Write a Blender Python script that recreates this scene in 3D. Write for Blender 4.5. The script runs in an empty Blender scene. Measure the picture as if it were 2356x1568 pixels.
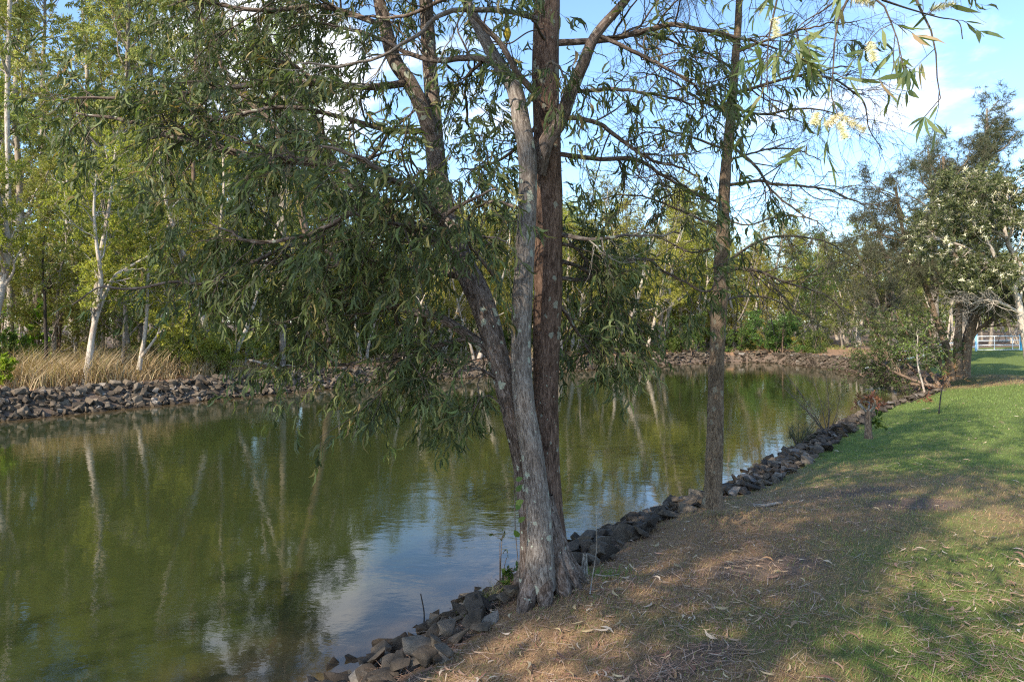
import bpy, bmesh, math
import numpy as np
from mathutils import Vector, Matrix, Quaternion
scene = bpy.context.scene
COL = scene.collection
FPX, CX, HY, EYE = 1571.0, 1178.0, 750.0, 1.6

# ------------------------------------------------------------------ camera, sky, sun
cam_d = bpy.data.cameras.new('camera')
cam = bpy.data.objects.new('camera', cam_d); COL.objects.link(cam)
cam.location = (0, 0, EYE); cam.rotation_euler = (math.radians(90), 0, 0)
cam_d.sensor_width = 36; cam_d.lens = 24; cam_d.shift_y = -0.0144
cam_d.clip_start = 0.05; cam_d.clip_end = 2000
scene.camera = cam
SUN_EL = math.radians(38); SX, SY = -0.64, -0.77
SUN_DIR = Vector((SX*math.cos(SUN_EL), SY*math.cos(SUN_EL), math.sin(SUN_EL)))
sl = bpy.data.lights.new('sun', 'SUN'); sl.energy = 3.9; sl.angle = math.radians(0.5); sl.color = (1.0, 0.90, 0.74)
so = bpy.data.objects.new('sun', sl); COL.objects.link(so); so.rotation_euler = SUN_DIR.to_track_quat('Z', 'Y').to_euler()
scene.view_settings.view_transform = 'Standard'; scene.view_settings.look = 'None'
scene.view_settings.exposure = 1.2; scene.view_settings.gamma = 1; scene.view_settings.use_curve_mapping = False
scene.render.engine = 'CYCLES'
scene.cycles.max_bounces = 6; scene.cycles.diffuse_bounces = 3; scene.cycles.glossy_bounces = 3
scene.cycles.transmission_bounces = 3; scene.cycles.transparent_max_bounces = 4; scene.cycles.use_denoising = False; scene.cycles.filter_width = 1.2; scene.cycles.sample_clamp_indirect = 4
SKY_STRENGTH = 0.15

class NT:
    """small helper round a node tree"""
    def __init__(s, tree): s.t = tree; tree.nodes.clear()
    def n(s, typ, **kw):
        nd = s.t.nodes.new(typ)
        for k, v in kw.items():
            if k == 'ins':
                for i, x in v.items():
                    if isinstance(x, bpy.types.NodeSocket): s.t.links.new(x, nd.inputs[i])
                    else: nd.inputs[i].default_value = x
            else: setattr(nd, k, v)
        return nd
    def math(s, op, a, b=None, c=None, clamp=False):
        ins = {0: a}
        if b is not None: ins[1] = b
        if c is not None: ins[2] = c
        return s.n('ShaderNodeMath', operation=op, use_clamp=clamp, ins=ins).outputs[0]
    def vmath(s, op, a, b): return s.n('ShaderNodeVectorMath', operation=op, ins={0: a, 1: b})
    def mix(s, f, a, b, blend='MIX'):
        nd = s.n('ShaderNodeMix', data_type='RGBA', blend_type=blend)
        for i, x in ((0, f), (6, a), (7, b)):
            if isinstance(x, bpy.types.NodeSocket): s.t.links.new(x, nd.inputs[i])
            else: nd.inputs[i].default_value = x if i == 0 or len(x) == 4 else (*x, 1)
        return nd.outputs[2]
    def ramp(s, f, stops, interp='LINEAR'):
        nd = s.n('ShaderNodeValToRGB', ins={0: f}); cr = nd.color_ramp; cr.interpolation = interp
        while len(cr.elements) < len(stops): cr.elements.new(0.5)
        for e, (p, c) in zip(cr.elements, stops):
            e.position = p; e.color = (c, c, c, 1) if isinstance(c, (int, float)) else (*c, 1)
        return nd.outputs[0]
    def noise(s, vec, scale, detail=4, rough=0.55, dist=0.0):
        nd = s.n('ShaderNodeTexNoise', ins={'Scale': scale, 'Detail': detail, 'Roughness': rough, 'Distortion': dist})
        if vec is not None: s.t.links.new(vec, nd.inputs['Vector'])
        return nd.outputs[0]
    def smooth(s, v, a, b, lo=0.0, hi=1.0):
        return s.n('ShaderNodeMapRange', interpolation_type='SMOOTHSTEP', ins={0: v, 1: a, 2: b, 3: lo, 4: hi}).outputs[0]
    def attr(s, name): return s.n('ShaderNodeAttribute', attribute_name=name)

def pixdir(px, py):
    return Vector(((px-CX)/FPX, 1, (HY-py)/FPX)).normalized()

world = bpy.data.worlds.new('World'); scene.world = world; world.use_nodes = True
w = NT(world.node_tree)
sky = w.n('ShaderNodeTexSky', sky_type='NISHITA', sun_disc=False, sun_elevation=SUN_EL,
          sun_rotation=math.atan2(SX, SY), air_density=1.0, dust_density=0.6, ozone_density=1.4)
tc = w.n('ShaderNodeTexCoord')
d = tc.outputs['Generated']
sep = w.n('ShaderNodeSeparateXYZ', ins={0: d})
zc = w.math('ADD', w.math('MAXIMUM', sep.outputs[2], 0.0), 0.16)
pu = w.math('DIVIDE', sep.outputs[0], zc); pv = w.math('DIVIDE', sep.outputs[1], zc)
cv = w.n('ShaderNodeCombineXYZ', ins={0: pu, 1: pv, 2: 0.3}).outputs[0]
cn = w.noise(cv, 1.5, 7, 0.6, 0.3)
blob = None
for (px, py, inner, outer, amt) in ((1075, 200, 1.5, 8.5, 0.20), (640, 130, 1, 10.0, 0.2), (2190, 215, 0.5, 6.5, 0.05), (2350, 75, 0.5, 3.8, 0.06), (2060, 265, 0.5, 5, 0.03)):
    dt = w.n('ShaderNodeVectorMath', operation='DOT_PRODUCT', ins={0: d, 1: pixdir(px, py)}).outputs['Value']
    b = w.smooth(dt, math.cos(math.radians(outer)), math.cos(math.radians(inner)), 0, amt)
    blob = b if blob is None else w.math('ADD', blob, b)
cf = w.smooth(w.math('ADD', cn, blob), 0.585, 0.78)
up = w.smooth(sep.outputs[2], 0.0, 0.10)
cf = w.math('MULTIPLY', cf, up)
skyc = w.mix(1.0, sky.outputs[0], (0.85, 0.96, 1.05), 'MULTIPLY')
skyc = w.mix(w.math('MULTIPLY', cf, 0.9), skyc, (5.4, 5.5, 5.8))
bg = w.n('ShaderNodeBackground', ins={0: skyc, 1: SKY_STRENGTH})
w.n('ShaderNodeOutputWorld', ins={0: bg.outputs[0]})

# ------------------------------------------------------------------ small helpers
RNG = np.random.default_rng(7)
def nrm(a): return a/np.maximum(np.linalg.norm(a, axis=-1, keepdims=True), 1e-9)
def PX(px, py, dep): return ((px-CX)/FPX*dep, dep, EYE-(py-HY)/FPX*dep)
def GP(px, py, z=0.0):
    dep = (EYE-z)*FPX/(py-HY); return ((px-CX)/FPX*dep, dep)

def tag(o, label=None, cat=None, group=None, kind=None):
    if label: o['label'] = label
    if cat: o['category'] = cat
    if group: o['group'] = group
    if kind: o['kind'] = kind
    return o
def thing(name, label, cat, loc=(0, 0, 0), rz=0.0, sc=1.0, group=None):
    o = bpy.data.objects.new(name, None); COL.objects.link(o)
    o.location = loc; o.rotation_euler = (0, 0, rz); o.scale = (sc, sc, sc); o.empty_display_size = 0.1
    return tag(o, label, cat, group)
def obj(name, me, parent=None, kind=None, mat=None):
    o = bpy.data.objects.new(name, me); COL.objects.link(o)
    if parent is not None: o.parent = parent
    if kind: o['kind'] = kind
    if mat is not None and not me.materials: me.materials.append(mat)
    return o
def mesh_np(name, V, faces, attrs=None, mat=None, smooth=True):
    """faces: list of (m,k) index arrays"""
    me = bpy.data.meshes.new(name); V = np.asarray(V, np.float32)
    me.vertices.add(len(V)); me.vertices.foreach_set('co', V.ravel())
    loops = np.concatenate([f.ravel() for f in faces]).astype(np.int32)
    tot = np.concatenate([np.full(len(f), f.shape[1]) for f in faces]).astype(np.int32)
    st = np.concatenate([[0], np.cumsum(tot)[:-1]]).astype(np.int32)
    me.loops.add(len(loops)); me.loops.foreach_set('vertex_index', loops)
    me.polygons.add(len(tot)); me.polygons.foreach_set('loop_start', st)
    me.polygons.foreach_set('use_smooth', np.full(len(tot), smooth))
    for k, a in (attrs or {}).items():
        a = np.asarray(a, np.float32)
        if a.ndim == 1: me.attributes.new(k, 'FLOAT', 'POINT').data.foreach_set('value', a)
        else: me.attributes.new(k, 'FLOAT_VECTOR', 'POINT').data.foreach_set('vector', a.ravel())
    me.update(calc_edges=True)
    if mat is not None: me.materials.append(mat)
    return me
class Geo:
    """gathers vertex/face arrays and attributes into one mesh"""
    def __init__(s): s.V, s.F, s.A, s.n = [], [], {}, 0
    def add(s, V, faces, **attrs):
        V = np.asarray(V).reshape(-1, 3)
        s.V.append(V); s.F += [np.asarray(f)+s.n for f in faces]
        for k, a in attrs.items(): s.A.setdefault(k, []).append(np.asarray(a))
        s.n += len(V)
    def mesh(s, name, mat=None, smooth=True):
        return mesh_np(name, np.concatenate(s.V), s.F, {k: np.concatenate(a) for k, a in s.A.items()}, mat, smooth)

def _hash(ix, iy, seed):
    h = (ix.astype(np.int64)*374761393 + iy.astype(np.int64)*668265263 + seed*974634777) & 0x7fffffff
    h = ((h ^ (h >> 13))*1274126177) & 0x7fffffff
    return ((h ^ (h >> 16)) & 0xffff)/65535.0
def vnoise(x, y, seed=0):
    x = np.asarray(x, float); y = np.asarray(y, float)
    ix, iy = np.floor(x), np.floor(y); fx, fy = x-ix, y-iy
    fx = fx*fx*(3-2*fx); fy = fy*fy*(3-2*fy)
    a = _hash(ix, iy, seed); b = _hash(ix+1, iy, seed); c = _hash(ix, iy+1, seed); e = _hash(ix+1, iy+1, seed)
    return (a*(1-fx)+b*fx)*(1-fy)+(c*(1-fx)+e*fx)*fy
def fbm(x, y, seed=0, oct=4):
    s, a, t = 0, 1.0, 0
    for i in range(oct):
        s = s+a*vnoise(x*2**i+i*17.3, y*2**i-i*9.1, seed+i); t += a; a *= 0.5
    return s/t
def sst(x, a, b):
    t = np.clip((x-a)/(b-a), 0, 1); return t*t*(3-2*t)

# ------------------------------------------------------------------ tubes, growth, leaves (all batched)
def resample(P, n, R=None):
    """Catmull-Rom through control points P (m,3) -> n points, radius interpolated"""
    P = np.asarray(P, float); m = len(P)
    Q = np.vstack([2*P[0]-P[1], P, 2*P[-1]-P[-2]])
    seg = np.concatenate([[0], np.cumsum(np.linalg.norm(np.diff(P, axis=0), axis=1))]); seg /= seg[-1]
    t = np.linspace(0, 1, n); i = np.clip(np.searchsorted(seg, t, 'right')-1, 0, m-2)
    u = ((t-seg[i])/np.maximum(seg[i+1]-seg[i], 1e-9))[:, None]
    a, b, c, e = Q[i], Q[i+1], Q[i+2], Q[i+3]
    out = 0.5*((2*b)+(-a+c)*u+(2*a-5*b+4*c-e)*u**2+(-a+3*b-3*c+e)*u**3)
    return out if R is None else (out, np.interp(t, seg, R))
def frames(P):
    T = nrm(np.gradient(P, axis=1)); mt = np.abs(T.mean(1)); ref = np.eye(3)[mt.argmin(1)]
    U = nrm(np.cross(T, ref[:, None, :])); return T, U, np.cross(T, U)
def tube(geo, P, R, sides, rough=0.0, rng=None, **ex):
    P = np.asarray(P, float); R = np.asarray(R, float)
    if P.ndim == 2: P, R = P[None], R[None]
    k, n, _ = P.shape; rng = rng or RNG
    T, U, W = frames(P); th = np.linspace(0, 2*np.pi, sides, endpoint=False)
    c, s = np.cos(th), np.sin(th)
    rr = R[:, :, None]*np.ones(sides)
    arc = np.concatenate([np.zeros((k, 1)), np.cumsum(np.linalg.norm(np.diff(P, axis=1), axis=2), 1)], 1)
    if rough:
        for q in range(k):
            rr[q] *= 1+rough*(fbm(np.abs(th*sides/np.pi*0.16-sides*0.16)[None, :]*6/sides*3+q*7.7, arc[q][:, None]*5+q*3.1, 5+q, 3)-0.5)*2
    V = P[:, :, None, :]+rr[..., None]*(c[:, None]*U[:, :, None, :]+s[:, None]*W[:, :, None, :])
    i = np.arange(n-1)[:, None]*sides; j = np.arange(sides); j2 = (j+1) % sides
    q = np.stack([i+j, i+j2, i+sides+j2, i+sides+j], -1).reshape(-1, 4)
    F = (np.arange(k)*n*sides)[:, None, None]+q[None]
    off = rng.random((k, 1, 1))*20
    bc = np.stack([np.broadcast_to(c*R[:, :1, None], (k, n, sides)), np.broadcast_to(s*R[:, :1, None], (k, n, sides)), arc[:, :, None]+off+np.zeros(sides)], -1)
    geo.add(V, [F.reshape(-1, 4)], barkco=bc.reshape(-1, 3))
def interp_at(P, R, t):
    """P (k,n,3), t (k,m) -> pos, tangent, radius (k,m,.)"""
    n = P.shape[1]; f = t*(n-1); i = np.clip(f.astype(int), 0, n-2); u = (f-i)[..., None]
    k = np.arange(len(P))[:, None]
    a, b = P[k, i], P[k, i+1]
    return a+(b-a)*u, nrm(b-a), R[k, i]*(1-u[..., 0])+R[k, i+1]*u[..., 0]
def grow(P, R, m, tr, ln, ang, n, rng, trop=(0, 0, 0), wig=0.25, rr=0.55, tip=0.25, taper=0.4, bias=None, rmin=0.0015):
    k = len(P)
    t = np.sort(rng.uniform(tr[0], tr[1], (k, m)), 1)
    pos, T, r0 = interp_at(P, R, t)
    a = np.radians(rng.uniform(ang[0], ang[1], (k, m, 1)))
    pr = rng.normal(size=(k, m, 3))
    if bias is not None: pr = pr+np.asarray(bias)
    pr = nrm(pr-(pr*T).sum(-1, keepdims=True)*T)
    D = nrm(np.cos(a)*T+np.sin(a)*pr)
    L = (rng.uniform(ln[0], ln[1], (k, m))*(1-taper*t))[..., None]
    pts = [pos]; trop = np.asarray(trop, float)
    for q in range(n-1):
        D = nrm(D+rng.normal(size=D.shape)*wig/math.sqrt(n)*1.6+trop/(n-1))
        pts.append(pts[-1]+D*L/(n-1))
    P2 = np.stack(pts, 2).reshape(k*m, n, 3)
    r = np.maximum(r0*rr, rmin).reshape(-1, 1)
    return P2, np.maximum(r*np.linspace(1, tip, n), rmin*0.6)
def leaf_template(kind):
    """(verts, tris): x along, y across, z off the blade"""
    if kind == 'sickle':
        xs = [0, .28, .62, 1]; c = [0, .15, .16, -.06]; wd = [0, .5, .45, 0]; z = [0, .02, .0, -.08]
    elif kind == 'lance':
        xs = [0, .3, .65, 1]; c = [0, .02, .03, 0]; wd = [0, .5, .42, 0]; z = [0, .03, .03, -.03]
    elif kind == 'diamond':
        return np.array([(0, 0, 0), (.45, .5, .04), (.45, -.5, .04), (1, 0, 0)], float), np.array([(0, 2, 1), (1, 2, 3)])
    else:
        return np.array([(0, .5, 0), (0, -.5, 0), (1, 0, 0)], float), np.array([(0, 1, 2)])
    V = [(0, 0, 0)]
    for i in (1, 2): V += [(xs[i], c[i], z[i], wd[i]), (xs[i], c[i], z[i], -wd[i])]
    V += [(1, c[3], z[3])]
    V = np.array([(v[0], v[1], v[2], v[3] if len(v) > 3 else 0) for v in V], float)
    return V, np.array([(0, 2, 1), (1, 2, 4), (1, 4, 3), (3, 4, 5)])
def put_leaves(geo, kind, pos, D, N, L, W, tint, ccurve=1.0):
    tv, tf = leaf_template(kind); m = len(pos)
    S = np.cross(N, D)
    x = tv[:, 0][None, :]*L[:, None]
    if tv.shape[1] == 4: y = tv[:, 1][None]*L[:, None]*ccurve+tv[:, 3][None]*W[:, None]
    else: y = tv[:, 1][None]*W[:, None]
    z = tv[:, 2][None]*L[:, None]
    V = pos[:, None]+x[..., None]*D[:, None]+y[..., None]*S[:, None]+z[..., None]*N[:, None]
    F = (np.arange(m)*len(tv))[:, None, None]+tf[None]
    geo.add(V, [F.reshape(-1, 3)], tint=np.repeat(tint, len(tv)))
def leaf_frames(P, R, m, tr, rng, hang=0.5, spread=0.8):
    t = rng.uniform(tr[0], tr[1], (len(P), m)); pos, T, _ = interp_at(P, R, t)
    pos = pos.reshape(-1, 3); T = T.reshape(-1, 3)
    pr = nrm(rng.normal(size=pos.shape)); D = nrm(T*0.6+pr*spread+np.array([0, 0, -1])*hang)
    N = rng.normal(size=pos.shape); N = nrm(N-(N*D).sum(-1, keepdims=True)*D)
    return pos, D, N

# ------------------------------------------------------------------ materials
def new_mat(name):
    m = bpy.data.materials.new(name); m.use_nodes = True; return m, NT(m.node_tree)
def leaf_mat(name, stops, trans=0.35, rough=0.45, vary=0.25, shift=True):
    m, t = new_mat(name)
    oi = t.n('ShaderNodeObjectInfo')
    f = t.math('FRACT', t.math('ADD', t.attr('tint').outputs['Fac'], oi.outputs['Random'])) if shift else t.attr('tint').outputs['Fac']
    c = t.ramp(f, stops)
    v = t.math('MULTIPLY_ADD', t.math('FRACT', t.math('MULTIPLY', oi.outputs['Random'], 7.31)), vary, 1-vary/2)
    h = t.math('MULTIPLY_ADD', t.math('FRACT', t.math('MULTIPLY', oi.outputs['Random'], 3.77)), 0.05, 0.475)
    c = t.n('ShaderNodeHueSaturation', ins={'Hue': h, 'Value': v, 'Color': c}).outputs[0]
    p = t.n('ShaderNodeBsdfPrincipled', ins={'Base Color': c, 'Roughness': rough, 'Specular IOR Level': 0.2})
    tr = t.n('ShaderNodeBsdfTranslucent', ins={0: t.mix(1.0, c, (1.25, 1.35, 0.6), 'MULTIPLY')})
    mx = t.n('ShaderNodeMixShader', ins={0: trans, 1: p.outputs[0], 2: tr.outputs[0]})
    t.n('ShaderNodeOutputMaterial', ins={0: mx.outputs[0]}); return m
def bark_mat(name, dark, light, lichen=0.0, scale=1.0, lich_col=(0.38, 0.40, 0.31), bump=0.6, patch=None):
    m, t = new_mat(name)
    bc = t.attr('barkco').outputs['Vector']
    mp = t.n('ShaderNodeMapping', ins={0: bc}); mp.inputs['Scale'].default_value = (1, 1, 0.26)
    n1 = t.noise(mp.outputs[0], 62*scale, 6, 0.7, 1.1)
    mp2 = t.n('ShaderNodeMapping', ins={0: bc}); mp2.inputs['Scale'].default_value = (1, 1, 0.5)
    n2 = t.noise(mp2.outputs[0], 7*scale, 4, 0.6)
    f = t.math('ADD', t.math('MULTIPLY', n1, 0.75), t.math('MULTIPLY', n2, 0.25))
    c = t.ramp(f, [(0.40, tuple(x*0.4 for x in dark)), (0.48, dark), (0.60, light)])
    if patch: c = t.mix(t.smooth(t.noise(mp2.outputs[0], 3.5*scale, 3), 0.5, 0.62), c, t.mix(0.5, c, patch))
    if lichen:
        vo = t.n('ShaderNodeTexVoronoi', ins={'Vector': bc, 'Scale': 30.0, 'Randomness': 1.0})
        sz = t.math('MULTIPLY', t.n('ShaderNodeSeparateColor', ins={0: vo.outputs['Color']}).outputs[0], 0.30)
        where = t.smooth(t.noise(bc, 3.2, 4), 0.48, 0.66)
        sp = t.math('LESS_THAN', vo.outputs['Distance'], t.math('MULTIPLY', sz, where))
        vo2 = t.n('ShaderNodeTexVoronoi', ins={'Vector': bc, 'Scale': 9.0})
        bl = t.math('LESS_THAN', t.math('ADD', vo2.outputs['Distance'], t.math('MULTIPLY', t.noise(bc, 40, 3), 0.5)), t.math('MULTIPLY_ADD', t.noise(bc, 1.7, 2), 0.95, -0.02))
        c = t.mix(t.math('MULTIPLY', t.math('MAXIMUM', sp, t.math('MULTIPLY', bl, 0.75)), lichen), c, lich_col)
    bp = t.n('ShaderNodeBump', ins={'Strength': bump, 'Distance': 0.02, 'Height': f})
    p = t.n('ShaderNodeBsdfPrincipled', ins={'Base Color': c, 'Roughness': 0.9, 'Specular IOR Level': 0.15, 'Normal': bp.outputs[0]})
    t.n('ShaderNodeOutputMaterial', ins={0: p.outputs[0]}); return m
def plain_mat(name, col, rough=0.5, spec=0.4, var=0.15, scale=20):
    m, t = new_mat(name)
    g = t.n('ShaderNodeNewGeometry'); n1 = t.noise(g.outputs['Position'], scale, 4)
    c = t.mix(n1, tuple(x*(1-var) for x in col), tuple(min(1, x*(1+var)) for x in col))
    p = t.n('ShaderNodeBsdfPrincipled', ins={'Base Color': c, 'Roughness': rough, 'Specular IOR Level': spec})
    t.n('ShaderNodeOutputMaterial', ins={0: p.outputs[0]}); return m
M = {}
M['acacia_leaf'] = leaf_mat('acacia_leaf', [(0, (.060, .070, .032)), (.4, (.098, .108, .046)), (.7, (.135, .152, .060)), (.87, (.20, .225, .075)), (.93, (.27, .24, .09)), (1, (.30, .17, .085))], 0.34, 0.5)
M['lance_leaf'] = leaf_mat('lance_leaf', [(0, (.15, .19, .08)), (.6, (.22, .26, .11)), (.9, (.28, .31, .14)), (1, (.42, .27, .17))], 0.45, 0.4)
M['yellow_leaf'] = leaf_mat('yellow_leaf', [(0, (.17, .18, .035)), (.5, (.31, .305, .055)), (.85, (.42, .385, .075)), (1, (.30, .24, .08))], 0.45, 0.5)
M['olive_leaf'] = leaf_mat('olive_leaf', [(0, (.13, .155, .04)), (.5, (.235, .25, .065)), (.9, (.33, .32, .10)), (1, (.30, .22, .09))], 0.42, 0.5)
M['light_leaf'] = leaf_mat('light_leaf', [(0, (.20, .235, .08)), (.5, (.33, .36, .125)), (.9, (.44, .45, .17)), (1, (.36, .28, .12))], 0.45, 0.5)
M['green_leaf'] = leaf_mat('green_leaf', [(0, (.05, .085, .018)), (.5, (.095, .145, .03)), (1, (.16, .20, .045))], 0.3, 0.38)
M['dull_leaf'] = leaf_mat('dull_leaf', [(0, (.06, .075, .03)), (.6, (.10, .12, .045)), (1, (.17, .18, .07))], 0.3, 0.45, 0.0)
M['dark_leaf'] = leaf_mat('dark_leaf', [(0, (.04, .06, .02)), (.6, (.07, .09, .03)), (1, (.11, .13, .045))], 0.3, 0.45)
M['mangrove_leaf'] = leaf_mat('mangrove_leaf', [(0, (.05, .085, .02)), (.5, (.085, .14, .03)), (1, (.14, .20, .045))], 0.3, 0.3)
M['lime_leaf'] = leaf_mat('lime_leaf', [(0, (.14, .22, .025)), (.6, (.22, .33, .04)), (1, (.32, .38, .06))], 0.4, 0.4)
M['needle'] = leaf_mat('needle', [(0, (.055, .065, .035)), (.5, (.085, .095, .05)), (1, (.14, .135, .075))], 0.2, 0.6)
M['grey_needle'] = leaf_mat('grey_needle', [(0, (.07, .085, .05)), (.5, (.105, .12, .07)), (1, (.15, .16, .09))], 0.25, 0.6)
M['brown_leaf'] = leaf_mat('brown_leaf', [(0, (.14, .06, .03)), (.5, (.24, .10, .05)), (1, (.32, .17, .09))], 0.2, 0.7)
M['litter_leaf'] = leaf_mat('litter_leaf', [(0, (.22, .13, .075)), (.35, (.36, .23, .14)), (.7, (.48, .34, .21)), (.9, (.60, .49, .36)), (1, (.42, .19, .09))], 0.12, 0.6)
M['straw'] = leaf_mat('straw', [(0, (.24, .18, .09)), (.45, (.42, .32, .16)), (.85, (.60, .49, .28)), (1, (.20, .22, .08))], 0.25, 0.6, 0.1)
M['lawn_blade'] = leaf_mat('lawn_blade', [(0, (.22, .125, .065)), (.3, (.46, .31, .17)), (.52, (.40, .30, .15)), (.62, (.17, .19, .065)), (.8, (.155, .215, .055)), (1, (.20, .28, .07))], 0.3, 0.6, 0.0, False)
M['cream'] = leaf_mat('cream', [(0, (.70, .65, .42)), (1, (.86, .83, .62))], 0.12, 0.6, 0.05)
M['acacia_bark'] = bark_mat('acacia_bark', (.105, .075, .058), (.245, .195, .167), 1.0, 1.0)
M['acacia_bark_grey'] = bark_mat('acacia_bark_grey', (.15, .12, .10), (.30, .26, .225), 1.0, 1.0)
M['red_bark'] = bark_mat('red_bark', (.10, .06, .042), (.225, .145, .105), .6, 1.0)
M['oak_bark'] = bark_mat('oak_bark', (.13, .09, .06), (.25, .185, .125), 0.35, 1.3)
M['twig'] = bark_mat('twig', (.10, .075, .055), (.20, .16, .125), 0.0)
M['pale_twig'] = bark_mat('pale_twig', (.26, .22, .18), (.46, .42, .36), 0.0)
M['pale_bark'] = bark_mat('pale_bark', (.36, .30, .24), (.62, .55, .46), 0.0, 0.6, bump=0.4, patch=(.30, .21, .15))
M['grey_bark'] = bark_mat('grey_bark', (.20, .16, .125), (.38, .32, .26), 0.2, 0.7)
M['brown_bark'] = bark_mat('brown_bark', (.15, .10, .07), (.28, .20, .14), 0.1, 0.7)
M['dead_wood'] = bark_mat('dead_wood', (.24, .20, .16), (.48, .43, .37), 0.0)
M['dark_wood'] = bark_mat('dark_wood', (.03, .025, .02), (.07, .055, .045), 0.0)

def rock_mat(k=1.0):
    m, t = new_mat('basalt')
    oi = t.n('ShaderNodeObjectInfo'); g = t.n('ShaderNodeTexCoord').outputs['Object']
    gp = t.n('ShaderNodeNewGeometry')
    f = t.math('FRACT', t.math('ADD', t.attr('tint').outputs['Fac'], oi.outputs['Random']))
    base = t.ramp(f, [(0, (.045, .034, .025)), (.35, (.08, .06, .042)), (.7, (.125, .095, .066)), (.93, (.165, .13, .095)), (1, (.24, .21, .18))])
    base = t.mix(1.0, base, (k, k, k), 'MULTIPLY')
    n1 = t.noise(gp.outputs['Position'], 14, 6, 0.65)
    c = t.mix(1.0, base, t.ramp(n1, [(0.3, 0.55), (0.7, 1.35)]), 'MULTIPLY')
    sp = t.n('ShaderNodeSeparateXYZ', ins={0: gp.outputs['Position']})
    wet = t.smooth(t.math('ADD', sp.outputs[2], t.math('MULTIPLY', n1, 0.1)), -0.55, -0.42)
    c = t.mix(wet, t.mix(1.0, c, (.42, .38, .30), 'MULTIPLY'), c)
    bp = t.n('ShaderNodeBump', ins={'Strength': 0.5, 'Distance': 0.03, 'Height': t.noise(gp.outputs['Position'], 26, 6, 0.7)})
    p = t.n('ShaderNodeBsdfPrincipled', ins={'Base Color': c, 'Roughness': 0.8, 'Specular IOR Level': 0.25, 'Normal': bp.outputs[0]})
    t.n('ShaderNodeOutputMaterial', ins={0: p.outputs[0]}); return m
M['rock'] = rock_mat(); M['shaded_rock'] = rock_mat(.8)  # second one is the same stone with its shade put into the colour
def ground_mat(name, lawn=True):
    m, t = new_mat(name)
    g = t.n('ShaderNodeNewGeometry').outputs['Position']
    fine = t.noise(g, 60, 6, 0.7); mid = t.noise(g, 6, 5, 0.6)
    fib = t.n('ShaderNodeMapping', ins={0: g}); fib.inputs['Scale'].default_value = (9, 60, 60); fib.inputs['Rotation'].default_value = (0, 0, 0.5)
    fn = t.noise(fib.outputs[0], 3, 4, 0.7)
    dry = t.ramp(t.math('ADD', t.math('MULTIPLY', fine, .6), t.math('MULTIPLY', fn, .4)), [(.3, (.11, .065, .038)), (.5, (.25, .155, .09)), (.68, (.44, .295, .175))])
    dirt = t.ramp(t.math('ADD', t.math('MULTIPLY', fine, .5), t.math('MULTIPLY', mid, .5)), [(.3, (.085, .06, .045)), (.7, (.19, .14, .105))])
    if lawn:
        grn = t.ramp(t.math('ADD', t.math('MULTIPLY', fine, .7), t.math('MULTIPLY', mid, .3)), [(.3, (.06, .08, .022)), (.5, (.115, .15, .038)), (.7, (.18, .215, .06))])
        e = t.math('ADD', t.attr('green').outputs['Fac'], t.math('MULTIPLY_ADD', mid, 0.5, -0.25))
        c = t.mix(t.smooth(e, 0.15, 0.85), dry, grn)
        c = t.mix(t.smooth(t.math('ADD', t.attr('bare').outputs['Fac'], t.math('MULTIPLY_ADD', fine, 0.5, -0.25)), 0.4, 0.7), c, dirt)
    else:
        red = t.ramp(t.math('ADD', t.math('MULTIPLY', fine, .6), t.math('MULTIPLY', mid, .4)), [(.3, (.10, .055, .035)), (.5, (.25, .15, .09)), (.7, (.40, .27, .17))])
        c = t.mix(t.smooth(t.attr('bare').outputs['Fac'], 0.3, 0.7), red, dirt)
    bp = t.n('ShaderNodeBump', ins={'Strength': 0.7, 'Distance': 0.03, 'Height': fine})
    p = t.n('ShaderNodeBsdfPrincipled', ins={'Base Color': c, 'Roughness': 0.95, 'Specular IOR Level': 0.1, 'Normal': bp.outputs[0]})
    t.n('ShaderNodeOutputMaterial', ins={0: p.outputs[0]}); return m

# ------------------------------------------------------------------ terrain and water
WZ = -0.6
NEAR = [(-34, -46), (-12, -12), (-6.5, -3.5), (-3.1, 1.5), (-1.08, 4.49), (0.97, 7.5), (2.5, 8.95), (5.3, 12.8), (8.1, 16.5), (10.4, 18.9), (11.7, 20.4)]
BAY = [(13.3, 22.6), (14.9, 26.6), (16.0, 31.0), (16.2, 35.5), (15.4, 40.6), (13.6, 41.8)]
FAR = [(11.7, 40.4), (8.2, 38.3), (4.2, 34.5), (-1.0, 29.8), (-5.0, 25.6), (-7.5, 22.3), (-11.8, 15.7), (-18.3, 5.7), (-24.5, -4), (-50, -44)]
def smooth_line(L, per=6): return resample(np.c_[np.array(L), np.zeros(len(L))], len(L)*per)[:, :2]
SH = np.vstack([smooth_line(NEAR), smooth_line(BAY), smooth_line(FAR)])
N_NEAR, N_BAY = len(NEAR)*6, len(BAY)*6
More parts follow.
